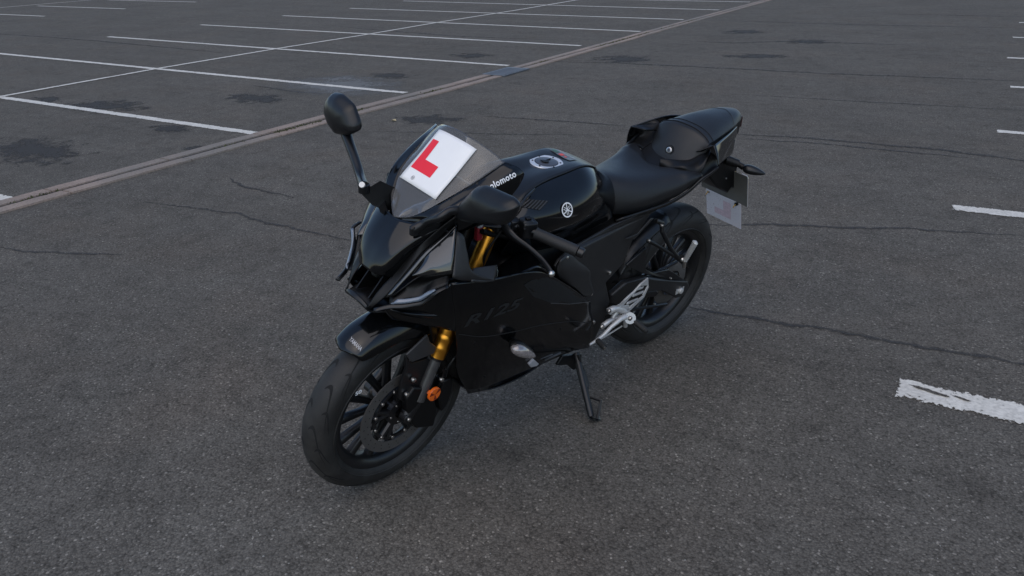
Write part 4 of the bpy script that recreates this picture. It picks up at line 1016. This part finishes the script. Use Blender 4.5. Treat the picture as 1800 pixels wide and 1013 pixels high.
# tail bracket, indicators, number plate, rear learner plate
b = MB()
b.prism([(-0.078,0.050,0.808), (-0.169,0.050,0.812), (-0.285,0.050,0.788), (-0.330,0.050,0.754), (-0.343,0.050,0.702), (-0.417,0.050,0.640), (-0.433,0.050,0.611), (-0.380,0.050,0.617), (-0.333,0.050,0.654), (-0.309,0.050,0.628), (-0.215,0.050,0.676), (-0.144,0.050,0.735)], (0, -.10, 0))
tb = b.build('plate_bracket', 'black', moto, bevel=.006)
b = MB(); bolt(b, (-0.264,0.052,0.706), .0035, h=.003); b.build('bracket_bolt', 'steel', tb)
for sgn in (1, -1):
    p = [(-.235, .045, .800), (-.228, .075, .797), (-.225, .105, .793), (-.232, .135, .791)]
    pa = (-0.229,0.050,0.794); pb = (-0.257,0.090,0.785); pc = (-0.261,0.115,0.779)
    pa, pb, pc = [(q_[0], q_[1]*sgn, q_[2]) for q_ in (pa, pb, pc)]
    b = MB(); b.tube([pa, pb], [.019, .017], 14); b.tube([pb, pc], [.011, .012], 12)
    st_ = b.build('indicator_stalk', 'black', tb)
    h0 = Vector((-0.252,0.115,0.781)); h1 = Vector((-0.293,0.195,0.775)); h0.y *= sgn; h1.y *= sgn
    b = MB(); n = 12; b.tube([h0.lerp(h1, k/n) for k in range(n+1)], [.004+.019*math.sin(PI*min(1, (k/n)**.62))**.8 if k < n else .002 for k in range(n+1)], 16, flat=.8)
    ti = b.build('turn_signal', 'satin', moto)
    b = MB(); off = Vector((-.006, 0, -.003)); b.tube([h0.lerp(h1, .12+.8*k/n)+off for k in range(n+1)], [.002+.016*math.sin(PI*min(1, (k/n)**.62))**.8 if k < n else .001 for k in range(n+1)], 14, flat=.8); b.build('signal_lens', 'lens', ti)
# number plate seen from its back
a_, b_2 = Vector((-0.317,0.115,0.726)), Vector((-0.380,0.115,0.577)); sh = Vector((0, -.232, 0))
q = [a_+Vector((0, 0, 0)), b_2, b_2+sh, a_+sh]
b = MB(); off = Vector((-.003, 0, .001)); b.add(q, [(0, 1, 2, 3)]); npl = b.build('number_plate', 'numplate', moto, smooth=False, solid=.003)
b = MB(); b.add([p+Vector((-.0045, 0, -.0015)) for p in q], [(0, 1, 2, 3)]); b.build('plate_face', 'yellowedge', npl, smooth=False, solid=.001)
b = MB(); b.tube([q[0]+Vector((0, -.03, .001)), q[0]+Vector((.0, -.004, .001)), q[0]+Vector((0, .001, -.006)), q[1]], .0022, 6); b.build('plate_rim', 'capring', npl)
c4 = [Vector((-0.368,0.090,0.580)), Vector((-0.428,0.090,0.446))]
lq = [c4[0], c4[1], c4[1]+Vector((0, -.178, 0)), c4[0]+Vector((0, -.178, 0))]
b = MB(); b.add(lq, [(0, 1, 2, 3)]); lpl = b.build('learner_plate', 'backplate', moto, smooth=False, solid=.0015)
lpl['label'] = 'white plate hanging behind the rear wheel, seen from its back with a faint pink L'
def LQ(u, v_): return lq[3].lerp(lq[0], u).lerp(lq[2].lerp(lq[1], u), v_)+Vector((.0014, 0, .0006))
b = MB(); b.add([LQ(.50, .16), LQ(.72, .16), LQ(.72, .80), LQ(.50, .80)], [(0, 1, 2, 3)]); b.add([LQ(.24, .56), LQ(.50, .56), LQ(.50, .80), LQ(.24, .80)], [(0, 1, 2, 3)])
b.build('letter', 'pink', lpl, smooth=False)
for (uu, vv) in ((595, 675), (785, 770)):
    pass
b = MB(); b2 = MB()
for p in ((-0.380,-0.075,0.571), (-0.361,0.075,0.577)):
    p = Vector(p)+Vector((.004, 0, 0)); b.tube([p+Vector((-.006, 0, 0)), p+Vector((.004, 0, .001))], .0075, 10); b2.tube([p+Vector((.004, 0, 0)), p+Vector((.007, -.004, -.010)), p+Vector((.005, -.007, -.018))], .0022, 6)
each(b, 'plate_nut', 'black', lpl); each(b2, 'cable_tie', 'brass', lpl)
b = MB(); p = Vector((-0.377,0.053,0.637)); b.tube([p, p+Vector((.004, .002, .006))], .0035, 6); b.build('plate_screw', 'brass', tb)

# ---------------------------------------------------------------- fairings
for sgn in (1, -1):
    def S_(r): return mir(r) if sgn < 0 else r
    rows = [[(1.404,0.089,0.725), (1.352,0.115,0.726), (1.305,0.146,0.739), (1.260,0.192,0.807)], [(1.400,0.089,0.716), (1.346,0.113,0.708), (1.298,0.142,0.708), (1.254,0.194,0.761)],
            [(1.389,0.086,0.697), (1.338,0.108,0.683), (1.290,0.138,0.674), (1.237,0.190,0.696)], [(1.371,0.080,0.672), (1.324,0.100,0.652), (1.273,0.128,0.636), (1.217,0.172,0.622)]]
    rows = [S_(r) for r in rows]; sn = sheet('fairing_nose', rows, 'paint', moto, .004, nu=5, nv=5)
    # lit shoulder ridge that stands out over the wheel
    ra = [(1.388,0.094,0.718), (1.351,0.112,0.704), (1.264,0.146,0.696), (1.196,0.172,0.708), (1.149,0.190,0.704)]
    rb = [(1.387,0.098,0.715), (1.338,0.124,0.696), (1.273,0.158,0.684), (1.224,0.180,0.689), (1.150,0.196,0.704)]
    rc = [(1.371,0.088,0.696), (1.317,0.108,0.669), (1.251,0.138,0.650), (1.206,0.166,0.657), (1.140,0.190,0.685)]
    sheet('fairing_ridge', [S_(ra), S_([tuple((Vector(p)+Vector(q))/2+Vector((0, .002, .003))) for p, q in zip(ra, rb)]), S_(rb), S_(rc)], 'paint', sn, .003, nu=5, nv=4)
    rows = [[(1.260,0.192,0.807), (1.132,0.220,0.794), (1.026,0.232,0.784), (0.929,0.226,0.745), (0.762,0.196,0.619), (0.617,0.165,0.495)],
            [(1.254,0.194,0.761), (1.128,0.222,0.744), (1.022,0.233,0.755), (0.925,0.226,0.718), (0.763,0.197,0.595), (0.615,0.166,0.484)],
            [(1.237,0.190,0.696), (1.113,0.214,0.669), (0.999,0.222,0.665), (0.901,0.216,0.632), (0.758,0.193,0.544), (0.607,0.165,0.453)],
            [(1.217,0.172,0.622), (1.099,0.194,0.577), (0.958,0.202,0.550), (0.840,0.195,0.521), (0.726,0.181,0.477), (0.576,0.159,0.399)],
            [(1.192,0.156,0.541), (1.083,0.176,0.494), (0.931,0.184,0.463), (0.802,0.177,0.434), (0.681,0.166,0.397), (0.553,0.152,0.342)],
            [(1.166,0.134,0.430), (1.070,0.150,0.402), (0.902,0.158,0.363), (0.764,0.154,0.343), (0.653,0.150,0.328), (0.542,0.144,0.293)],
            [(1.088,0.106,0.284), (1.006,0.113,0.270), (0.861,0.121,0.273), (0.729,0.125,0.273), (0.623,0.126,0.267), (0.528,0.124,0.241)]]
    rows = [S_(r) for r in rows]
    sf = sheet('side_fairing', rows, 'paint', moto, .004, nu=6, nv=5)
    if sgn > 0: sfl = sf
    # bluish sky-facing shelf at the top of the fairing
    rows = [[(1.046,0.137,0.757), (1.073,0.167,0.765), (1.131,0.222,0.785)], [(0.995,0.123,0.757), (1.025,0.165,0.765), (1.077,0.229,0.784)], [(0.949,0.106,0.755), (0.977,0.161,0.765), (1.025,0.232,0.784)], [(0.902,0.067,0.752), (0.927,0.147,0.763), (0.972,0.228,0.780)], [(0.851,0.078,0.745), (0.890,0.159,0.750), (0.922,0.224,0.746)]]
    sh_ = sheet('fairing_shelf', [S_(r) for r in rows], 'paint', sf, .004)
    rows = [[(1.189,0.195,0.831), (1.200,0.205,0.827), (1.216,0.222,0.812)], [(1.151,0.198,0.826), (1.162,0.208,0.816), (1.179,0.226,0.799)], [(1.106,0.200,0.818), (1.120,0.215,0.805), (1.137,0.228,0.790)]]
    sheet('cowl_side', [S_(r) for r in rows], 'matt', sf, .004)
    rows = [[(1.302,0.140,0.763), (1.234,0.160,0.796), (1.083,0.165,0.785)], [(1.282,0.120,0.660), (1.207,0.135,0.699), (1.058,0.150,0.672)]]
    sheet('fairing_inner', [S_(r) for r in rows], 'black', sf, .003)
# belly: closes the bottom between the two lower fairings
rows = symrows([[(1.108, 0, .318), (1.104, .05, .312), (1.098, .100, .305)], [(1.00, 0, .235), (1.00, .07, .245), (1.00, .112, .262)], [(.85, 0, .225), (.85, .07, .235), (.86, .118, .252)], [(.70, 0, .26), (.70, .07, .265), (.72, .120, .280)], [(.60, 0, .29), (.60, .07, .30), (.62, .118, .31)]])
sheet('belly_pan', rows, 'satin', moto, .004)
# dark lettering on the fairing side
ts = bvh(sfl)
uvs, fs = text_mesh('R125', True, shear=.45, space=1.0)
ca, cb = Vector((1.229,0.210,0.674)), Vector((0.995,0.220,0.668)); upv = Vector((1.125,0.215,0.711))-Vector((1.101,0.205,0.644))
decal('lettering', uvs, fs, (ca+cb)/2, (cb-ca)*.95, upv*.62, ts, ((ca-Vector((2.394, 1.535, 1.904))).normalized()), 'darkdecal', sfl, .0015)
camd = ((ca-Vector((2.394, 1.535, 1.904))).normalized())
def onside(pts, off): return project([Vector(p) for p in pts], ts, camd, off)
vp = [(1.004,0.210,0.720), (0.973,0.210,0.726), (0.913,0.210,0.716), (0.844,0.200,0.673), (0.763,0.190,0.608), (0.622,0.160,0.496), (0.715,0.180,0.534), (0.862,0.200,0.601), (0.955,0.210,0.663)]
cen = sum((Vector(p) for p in vp), Vector())/len(vp)
vv = [cen]+[cen.lerp(Vector(p), t) for t in (.35, .7, 1.) for p in vp]; n9 = len(vp)
ff = [(0, 1+i, 1+(i+1) % n9) for i in range(n9)]+[(1+k*n9+i, 1+(k+1)*n9+i, 1+(k+1)*n9+(i+1) % n9, 1+k*n9+(i+1) % n9) for k in range(2) for i in range(n9)]
link('fairing_vent', onside(vv, .0015), ff, 'groove', sfl, smooth=False)
b = MB(); b.tube(onside([Vector((0.862,0.200,0.600)).lerp(Vector((0.757,0.190,0.553)), t/6) for t in range(6)]+[Vector((0.757,0.190,0.553)).lerp(Vector((0.616,0.160,0.493)), t/6) for t in range(7)], .0015), .0014, 6); b.build('fairing_edge', 'forktube', sfl)
# panel gap between the upper and the lower fairing, with its screws
gp = [(1.201,0.170,0.603), (1.121,0.190,0.574), (1.015,0.200,0.553), (0.886,0.195,0.524), (0.731,0.180,0.468), (0.595,0.160,0.398)]
b = MB(); b.tube(onside(resample(gp, 6), .0006), .0015, 6); b.build('panel_gap', 'groove', sfl)
b = MB()
for p in ((1.144,0.180,0.556), (0.769,0.180,0.455), (1.053,0.140,0.360), (0.841,0.150,0.350)): bolt(b, onside([p], .0)[0], .0045, (0, 1, .1), .002)
each(b, 'fairing_screw', 'black', sfl)
# front turn signal with clear lens
for sgn in (1, -1):
    h0 = Vector((1.034,0.222,0.521)); h1 = Vector((0.955,0.250,0.467)); s0 = Vector((0.991,0.186,0.506))
    h0.y *= sgn; h1.y *= sgn; s0.y *= sgn
    b = MB(); b.tube([s0, s0.lerp(h0, .6)], [.012, .010], 14)
    n = 12; base_o = Vector((-.004, -.008*sgn, .004)); rad = [.006+.019*math.sin(PI*min(1, (k/n)**.6))**.8 if k < n else .003 for k in range(n+1)]
    b.tube([h0.lerp(h1, k/n)+base_o for k in range(n+1)], [r*.97 for r in rad], 18, flat=.8)
    ti = b.build('turn_signal', 'black', moto)
    b = MB(); b.tube([h0.lerp(h1, k/n)+Vector((.0, .003*sgn, .0)) for k in range(n+1)], [r*.92 for r in rad], 18, flat=.85); b.build('signal_lens', 'lens', ti)
    b = MB(); b.ball(h0.lerp(h1, .5)+Vector((.008, .014*sgn, .010)), (.006, .004, .004)); b.build('signal_bulb', 'bulb', ti)
    if sgn > 0:
        b = MB(); b.prism([(0.887,0.160,0.353), (0.865,0.160,0.363), (0.826,0.150,0.321), (0.838,0.150,0.316), (0.868,0.155,0.328)], (0, .01, 0)); b.build('fairing_clip', 'dimwhite', sfl, bevel=.002)
        b = MB(); b.tube([(0.814,0.150,0.331), (0.753,0.150,0.323)], .003, 6); b.tube([(0.784,0.145,0.309), (0.706,0.145,0.306)], .004, 6); each(b, 'fairing_clip', 'forktube', sfl)

# frame cover, bolts, engine block behind
fc = [(0.827,0.170,0.707), (0.805,0.165,0.723), (0.766,0.155,0.728), (0.714,0.145,0.732), (0.620,0.140,0.741), (0.530,0.140,0.754), (0.416,0.140,0.757), (0.319,0.135,0.756), (0.203,0.130,0.774), (0.228,0.128,0.749), (0.308,0.125,0.731), (0.387,0.125,0.648), (0.422,0.130,0.565), (0.508,0.135,0.519), (0.468,0.138,0.427), (0.483,0.140,0.359), (0.516,0.138,0.273), (0.584,0.135,0.272), (0.589,0.140,0.387), (0.602,0.142,0.472), (0.654,0.150,0.534), (0.720,0.165,0.593), (0.810,0.172,0.666)]
b = MB(); b.prism([Vector(p)-Vector((0, .012, 0)) for p in fc], (0, .010, 0)); fcov = b.build('frame', 'matt', moto, bevel=.003, edge=25)
b = MB(); b.prism([(x, -y-.0+.012, z) for x, y, z in fc][::-1], (0, -.010, 0)); b.build('frame', 'matt', moto, bevel=.003, edge=25)
# bulging knee panel at the front of the frame cover
rows = [[(0.823,0.172,0.710), (0.813,0.176,0.733), (0.767,0.166,0.731), (0.707,0.158,0.681)], [(0.825,0.178,0.688), (0.795,0.184,0.689), (0.724,0.176,0.669), (0.645,0.160,0.627)], [(0.813,0.176,0.669), (0.748,0.178,0.617), (0.702,0.172,0.606), (0.625,0.156,0.579)], [(0.795,0.172,0.657), (0.724,0.172,0.598), (0.642,0.160,0.523), (0.584,0.150,0.513)]]
sheet('knee_panel', rows, 'matt', fcov, .004); sheet('knee_panel', [mir(r) for r in rows], 'matt', fcov, .004)
b = MB()
for p, r in (((0.782,0.172,0.727), .006), ((0.508,0.140,0.565), .007), ((0.601,0.150,0.515), .006), ((0.597,0.150,0.447), .006), ((0.560,0.150,0.381), .009), ((0.510,0.142,0.565), .007)): bolt(b, p, r, h=.006)
each(b, 'frame_bolt', 'steel', fcov)
secs = []
def ring2(x, w_, z0, z1): return [(x, -w_*.7, z0), (x, w_*.7, z0), (x, w_, z0+.1), (x, w_, z1-.05), (x, w_*.8, z1), (x, -w_*.8, z1), (x, -w_, z1-.05), (x, -w_, z0+.1)]
secs = [ring2(1.06, .09, .34, .62), ring2(.98, .12, .28, .74), ring2(.80, .115, .24, .76), ring2(.62, .11, .26, .76), ring2(.52, .09, .32, .75), ring2(.42, .07, .42, .74)]
v = [p for s_ in secs for p in s_]; nb = 8; f = [(i*nb+j, i*nb+(j+1) % nb, (i+1)*nb+(j+1) % nb, (i+1)*nb+j) for i in range(len(secs)-1) for j in range(nb)]+[tuple(range(nb)), tuple(len(v)-1-i for i in range(nb))]
b = MB(); b.add(v, f); eng = b.build('engine', 'black', moto, bevel=.01, edge=30)
b = MB()
for i in range(14): b.box((1.085, 0, .38+.018*i), (.02, .26, .004))
b.box((1.083, 0, .50), (.012, .25, .27)); b.build('radiator', 'black', moto)
# small silver-edged dark cover above the chain: subframe spar
b = MB(); b.prism([(0.308,0.132,0.719), (0.403,0.135,0.663), (0.454,0.135,0.681), (0.391,0.135,0.682), (0.327,0.132,0.722)], (0, .006, 0)); b.build('subframe_rail', 'forktube' if False else 'matt', fcov, bevel=.002)

# ---------------------------------------------------------------- rear: swingarm, hugger, chain, pegs, stand
for sgn in (1, -1):
    pts = [(0.409,0.085,0.411), (0.344,0.090,0.446), (0.233,0.105,0.440), (0.087,0.112,0.378), (-0.048,0.115,0.328), (-0.065,0.115,0.304), (-0.052,0.115,0.262), (0.014,0.115,0.271), (0.131,0.108,0.346), (0.238,0.100,0.351), (0.356,0.090,0.352), (0.409,0.085,0.376)]
    pts = [(p[0], p[1]*sgn, p[2]) for p in pts]
    b = MB(); b.prism([Vector(p)-Vector((0, .014*sgn, 0)) for p in pts], (0, .026*sgn, 0)); sw_ = b.build('swingarm', 'matt', moto, bevel=.006, edge=30)
    if sgn > 0:
        b = MB(); ax_ = Vector((0, .128, .314)); ax_ = Vector((0.002,0.130,0.305)); bolt(b, ax_, .014, h=.010); b.box(ax_+Vector((0, -.004, 0)), (.05, .004, .022)); b.build('axle_nut', 'silver', sw_)
        b = MB(); bolt(b, (0.129,0.105,0.274), .005); bolt(b, (0.096,0.130,0.396), .005); each(b, 'swingarm_bolt', 'steel', sw_)
b = MB(); b.cyl((0, -.13, .314), (0, .13, .314), .010, 12); b.build('rear_axle', 'steel', moto)
b = MB(); b.lathe((0, .072, .314), [(.055, -.004), (.095, -.003), (.100, 0), (.095, .003), (.055, .004)], 60); spk = b.build('sprocket', 'disc', rw)
b = MB(); b.tube([(0, .080, .416), (.45, .080, .385)], .007, 6); b.tube([(0, .080, .212), (.45, .080, .330)], .007, 6); each(b, 'chain', 'alloy', moto)
poly('chain_guard', [(0.369,0.100,0.530), (0.266,0.100,0.574), (0.240,0.100,0.471), (0.189,0.100,0.440), (0.101,0.110,0.431), (-0.023,0.115,0.344), (0.053,0.112,0.366), (0.235,0.105,0.448)], 'satin', moto, .012, .004)
poly('chain_guard', [(0.314,0.108,0.389), (0.220,0.112,0.369), (0.152,0.115,0.353), (0.136,0.115,0.333), (0.153,0.112,0.323), (0.288,0.108,0.362)], 'satin', moto, .010, .004)
rows = symrows([[(.10, 0, .645), (.10, .05, .640), (.10, .075, .615)], [(.20, 0, .615), (.20, .05, .610), (.20, .078, .585)], [(.30, 0, .56), (.30, .05, .555), (.30, .08, .53)], [(.36, 0, .48), (.36, .05, .475), (.36, .08, .46)]])
sheet('rear_hugger', rows, 'satin', moto, .004)
b = MB(); b.tube([(.40, 0, .42), (.46, 0, .72)], .025, 14); 
for i in range(7): b.lathe((.405+.009*i, 0, .45+.04*i), [(.030, -.004), (.034, 0), (.030, .004)], 20, axis='z')
b.build('shock_absorber', 'alloy', moto)
# passenger footrest hanger
for sgn in (1, -1):
    def q3(p): return (p[0], p[1]*sgn, p[2])
    b = MB()
    b.tube([q3((0.289,0.135,0.703)), q3((0.255,0.140,0.686)), q3((0.259,0.150,0.660)), q3((0.217,0.175,0.588)), q3((0.192,0.190,0.555)), q3((0.143,0.195,0.518))], [.009, .010, .009, .0085, .009, .012], 10)
    b.tube([q3((0.319,0.140,0.635)), q3((0.270,0.155,0.605)), q3((0.216,0.180,0.568)), q3((0.157,0.195,0.530))], [.009, .0075, .0075, .010], 10)
    b.prism([q3((0.193,0.180,0.554)), q3((0.167,0.195,0.560)), q3((0.140,0.200,0.523)), q3((0.122,0.200,0.493)), q3((0.179,0.190,0.531))], (0, .012*sgn, 0))
    hg = b.build('passenger_footrest', 'satin', moto, bevel=.001)
    b = MB(); a_, c_ = Vector(q3((0.164,0.212,0.536))), Vector(q3((0.178,0.245,0.638))); n = 22
    b.tube([a_.lerp(c_, k/n) for k in range(n+1)], [.006]+[(.0085+.0020*k/n)+(.0012 if k % 2 else -.0010) for k in range(1, n)]+[.007], 12, flat=.7)
    b.build('peg', 'silver', hg)
    b = MB(); bolt(b, q3((0.168,0.206,0.540)), .010, (0, sgn, 0)); bolt(b, q3((0.326,0.150,0.640)), .006, (0, sgn, 0)); bolt(b, q3((0.267,0.150,0.684)), .006, (0, sgn, 0)); b.tube([a_, a_+Vector((-.006, 0, -.028))], .007, 8); each(b, 'peg_bolt', 'steel', hg)
# rider footrest: heel guard, bracket, peg
for sgn in (1, -1):
    def q3(p): return (p[0], p[1]*sgn, p[2])
    b = MB()
    # heel guard: outer plate with two slots -> frame strips
    edge_l = [(0.316,0.168,0.495), (0.356,0.168,0.481), (0.386,0.168,0.461), (0.418,0.168,0.449), (0.452,0.168,0.431), (0.490,0.168,0.430), (0.519,0.170,0.434)]
    edge_r = [(0.303,0.168,0.458), (0.342,0.168,0.461), (0.364,0.168,0.445), (0.391,0.168,0.422), (0.401,0.168,0.404), (0.443,0.168,0.416), (0.502,0.170,0.404)]
    def LR(i, t): return Vector(q3(edge_l[i])).lerp(Vector(q3(edge_r[i])), t)
    for i in range(len(edge_l)-1):
        w0, w1 = (1 if i in (0, 5, 6) else .42), (1 if i+1 in (5, 6) else .42)
        b.prism([LR(i, 0), LR(i+1, 0), LR(i+1, w1), LR(i, w0)], (0, .006*sgn, 0))
    for p4 in (((0.305,0.169,0.460), (0.299,0.169,0.451), (0.313,0.169,0.415), (0.328,0.169,0.423)), ((0.318,0.169,0.422), (0.312,0.169,0.413), (0.392,0.169,0.376), (0.411,0.169,0.390)), ((0.364,0.169,0.467), (0.330,0.169,0.463), (0.336,0.169,0.457), (0.369,0.169,0.459)), ((0.385,0.169,0.447), (0.324,0.169,0.442), (0.327,0.169,0.434), (0.389,0.169,0.438)), ((0.411,0.169,0.423), (0.350,0.169,0.420), (0.355,0.169,0.412), (0.416,0.169,0.414)), ((0.441,0.169,0.419), (0.398,0.169,0.407), (0.394,0.169,0.379), (0.438,0.169,0.394))):
        b.prism([q3(pp) for pp in p4], (0, .005*sgn, 0))
    hl = b.build('heel_guard', 'silver', moto, bevel=.0015, edge=30)
    b = MB()
    b.tube(resample([q3((0.513,0.170,0.420)), q3((0.489,0.176,0.426)), q3((0.448,0.178,0.405)), q3((0.415,0.178,0.379))], 4), .0125, 10)
    b.tube(resample([q3((0.425,0.176,0.378)), q3((0.468,0.176,0.374)), q3((0.500,0.174,0.377)), q3((0.530,0.170,0.364))], 4), [.011]*5+[.009]*4+[.010]*4, 10)
    b.tube([q3((0.451,0.172,0.409)), q3((0.473,0.170,0.390)), q3((0.480,0.170,0.367))], .009, 10)
    b.tube([q3((0.391,0.160,0.352)), q3((0.437,0.215,0.388))], .021, 16)
    fr_ = b.build('footrest', 'silver', moto, edge=50)
    b = MB(); bolt(b, q3((0.522,0.182,0.432)), .009, (0, sgn, 0)); bolt(b, q3((0.543,0.180,0.372)), .010, (0, sgn, 0)); bolt(b, q3((0.438,0.217,0.388)), .009, (0, sgn, 0)); each(b, 'footrest_bolt', 'steel', fr_)
    a_, c_ = Vector(q3((0.419,0.215,0.374))), Vector(q3((0.427,0.290,0.369))); n = 20
    b = MB(); b.tube([a_.lerp(c_, k/n) for k in range(n+1)], [.009]+[.010+(.0015 if k % 2 else 0) for k in range(1, n)]+[.007], 12); b.build('peg', 'grip', fr_)
    if sgn > 0:
        b = MB(); b.tube([(0.448,0.200,0.390), (0.473,0.200,0.390), (0.517,0.198,0.372), (0.547,0.196,0.350), (0.573,0.196,0.342), (0.615,0.194,0.333)], [.012, .010, .0075, .0075, .007, .004], 10)
        gs = b.build('gear_lever', 'silver', moto, edge=50)
        b = MB(); b.tube([(0.438,0.188,0.339), (0.504,0.188,0.331), (0.549,0.180,0.316)], .003, 8); b.tube([(0.430,0.190,0.374), (0.419,0.190,0.331)], .008, 8); b.build('linkage_rod', 'silver', gs)
        b = MB(); a_, c_ = Vector((0.583,0.200,0.342)), Vector((0.590,0.240,0.338)); n = 10; b.tube([a_.lerp(c_, k/n) for k in range(n+1)], [.010+(.001 if k % 2 else 0) for k in range(n+1)], 12); b.build('pedal_rubber', 'grip', gs)
        b = MB(); b.tube([c_, c_+(c_-a_).normalized()*.004], .006, 10); b.build('pedal_tip', 'steel', gs)
# side stand
foot = Vector((.626, .285, .055)); top_ = Vector((0.570,0.105,0.222))
b = MB(); fe = Vector((0.632,0.272,0.066)); pts = [top_, top_.lerp(fe, .33), top_.lerp(fe, .66), fe]
b.tube(pts, [.014, .0135, .0125, .012], 14)
b.prism([(0.641,0.262,0.065), (0.656,0.285,0.076), (0.639,0.300,0.067), (0.611,0.300,0.060), (0.596,0.285,0.052), (0.610,0.270,0.044)], (0, .003, .004))
b.prism([(0.656,0.085,0.197), (0.599,0.085,0.175), (0.559,0.085,0.133), (0.533,0.100,0.141), (0.543,0.100,0.207), (0.632,0.085,0.230)], (0, .012, 0))
ss = b.build('side_stand', 'satin', moto, bevel=.002, edge=40)
b = MB(); b.tube([(0.582,0.125,0.233), (0.574,0.145,0.189), (0.568,0.150,0.173)], .005, 8); b.tube([(0.571,0.150,0.174), (0.577,0.190,0.124)], .0095, 12); b.tube([(0.577,0.190,0.124), (0.591,0.205,0.114)], .005, 8); b.build('stand_spring', 'satin', ss)
b = MB(); b.tube([(0.604,0.215,0.110), (0.578,0.260,0.106), (0.632,0.300,0.074)], .0062, 8); b.build('stand_tang', 'satin', ss)
# exhaust on the far side, low under the engine
b = MB(); b.tube(resample([(.98, -.03, .30), (.80, -.06, .235), (.62, -.12, .25), (.42, -.165, .30)], 5), .022, 14)
n = 14; b.tube([Vector((.42, -.165, .30)).lerp(Vector((.10, -.185, .42)), k/n) for k in range(n+1)], [.026+.020*math.sin(PI*min(1, .2+k/n*.7)) for k in range(n+1)], 18)
b.build('exhaust', 'alloy', moto, edge=50)
# inner mudguard that closes the view between fork and engine
rows = symrows([[(1.16, 0, .66), (1.16, .06, .66), (1.15, .10, .66)], [(1.08, 0, .58), (1.08, .07, .58), (1.08, .115, .58)], [(1.055, 0, .46), (1.055, .07, .46), (1.06, .115, .46)], [(1.08, 0, .34), (1.08, .06, .34), (1.09, .10, .33)]])
sheet('inner_fairing', rows, 'black', moto, .004)
rows = symrows([[(1.33, 0, .695), (1.33, .05, .695), (1.335, .095, .705)], [(1.25, 0, .685), (1.25, .06, .685), (1.25, .13, .70)], [(1.16, 0, .665), (1.16, .07, .665), (1.16, .16, .68)]])
sheet('inner_fairing', rows, 'black', moto, .004)
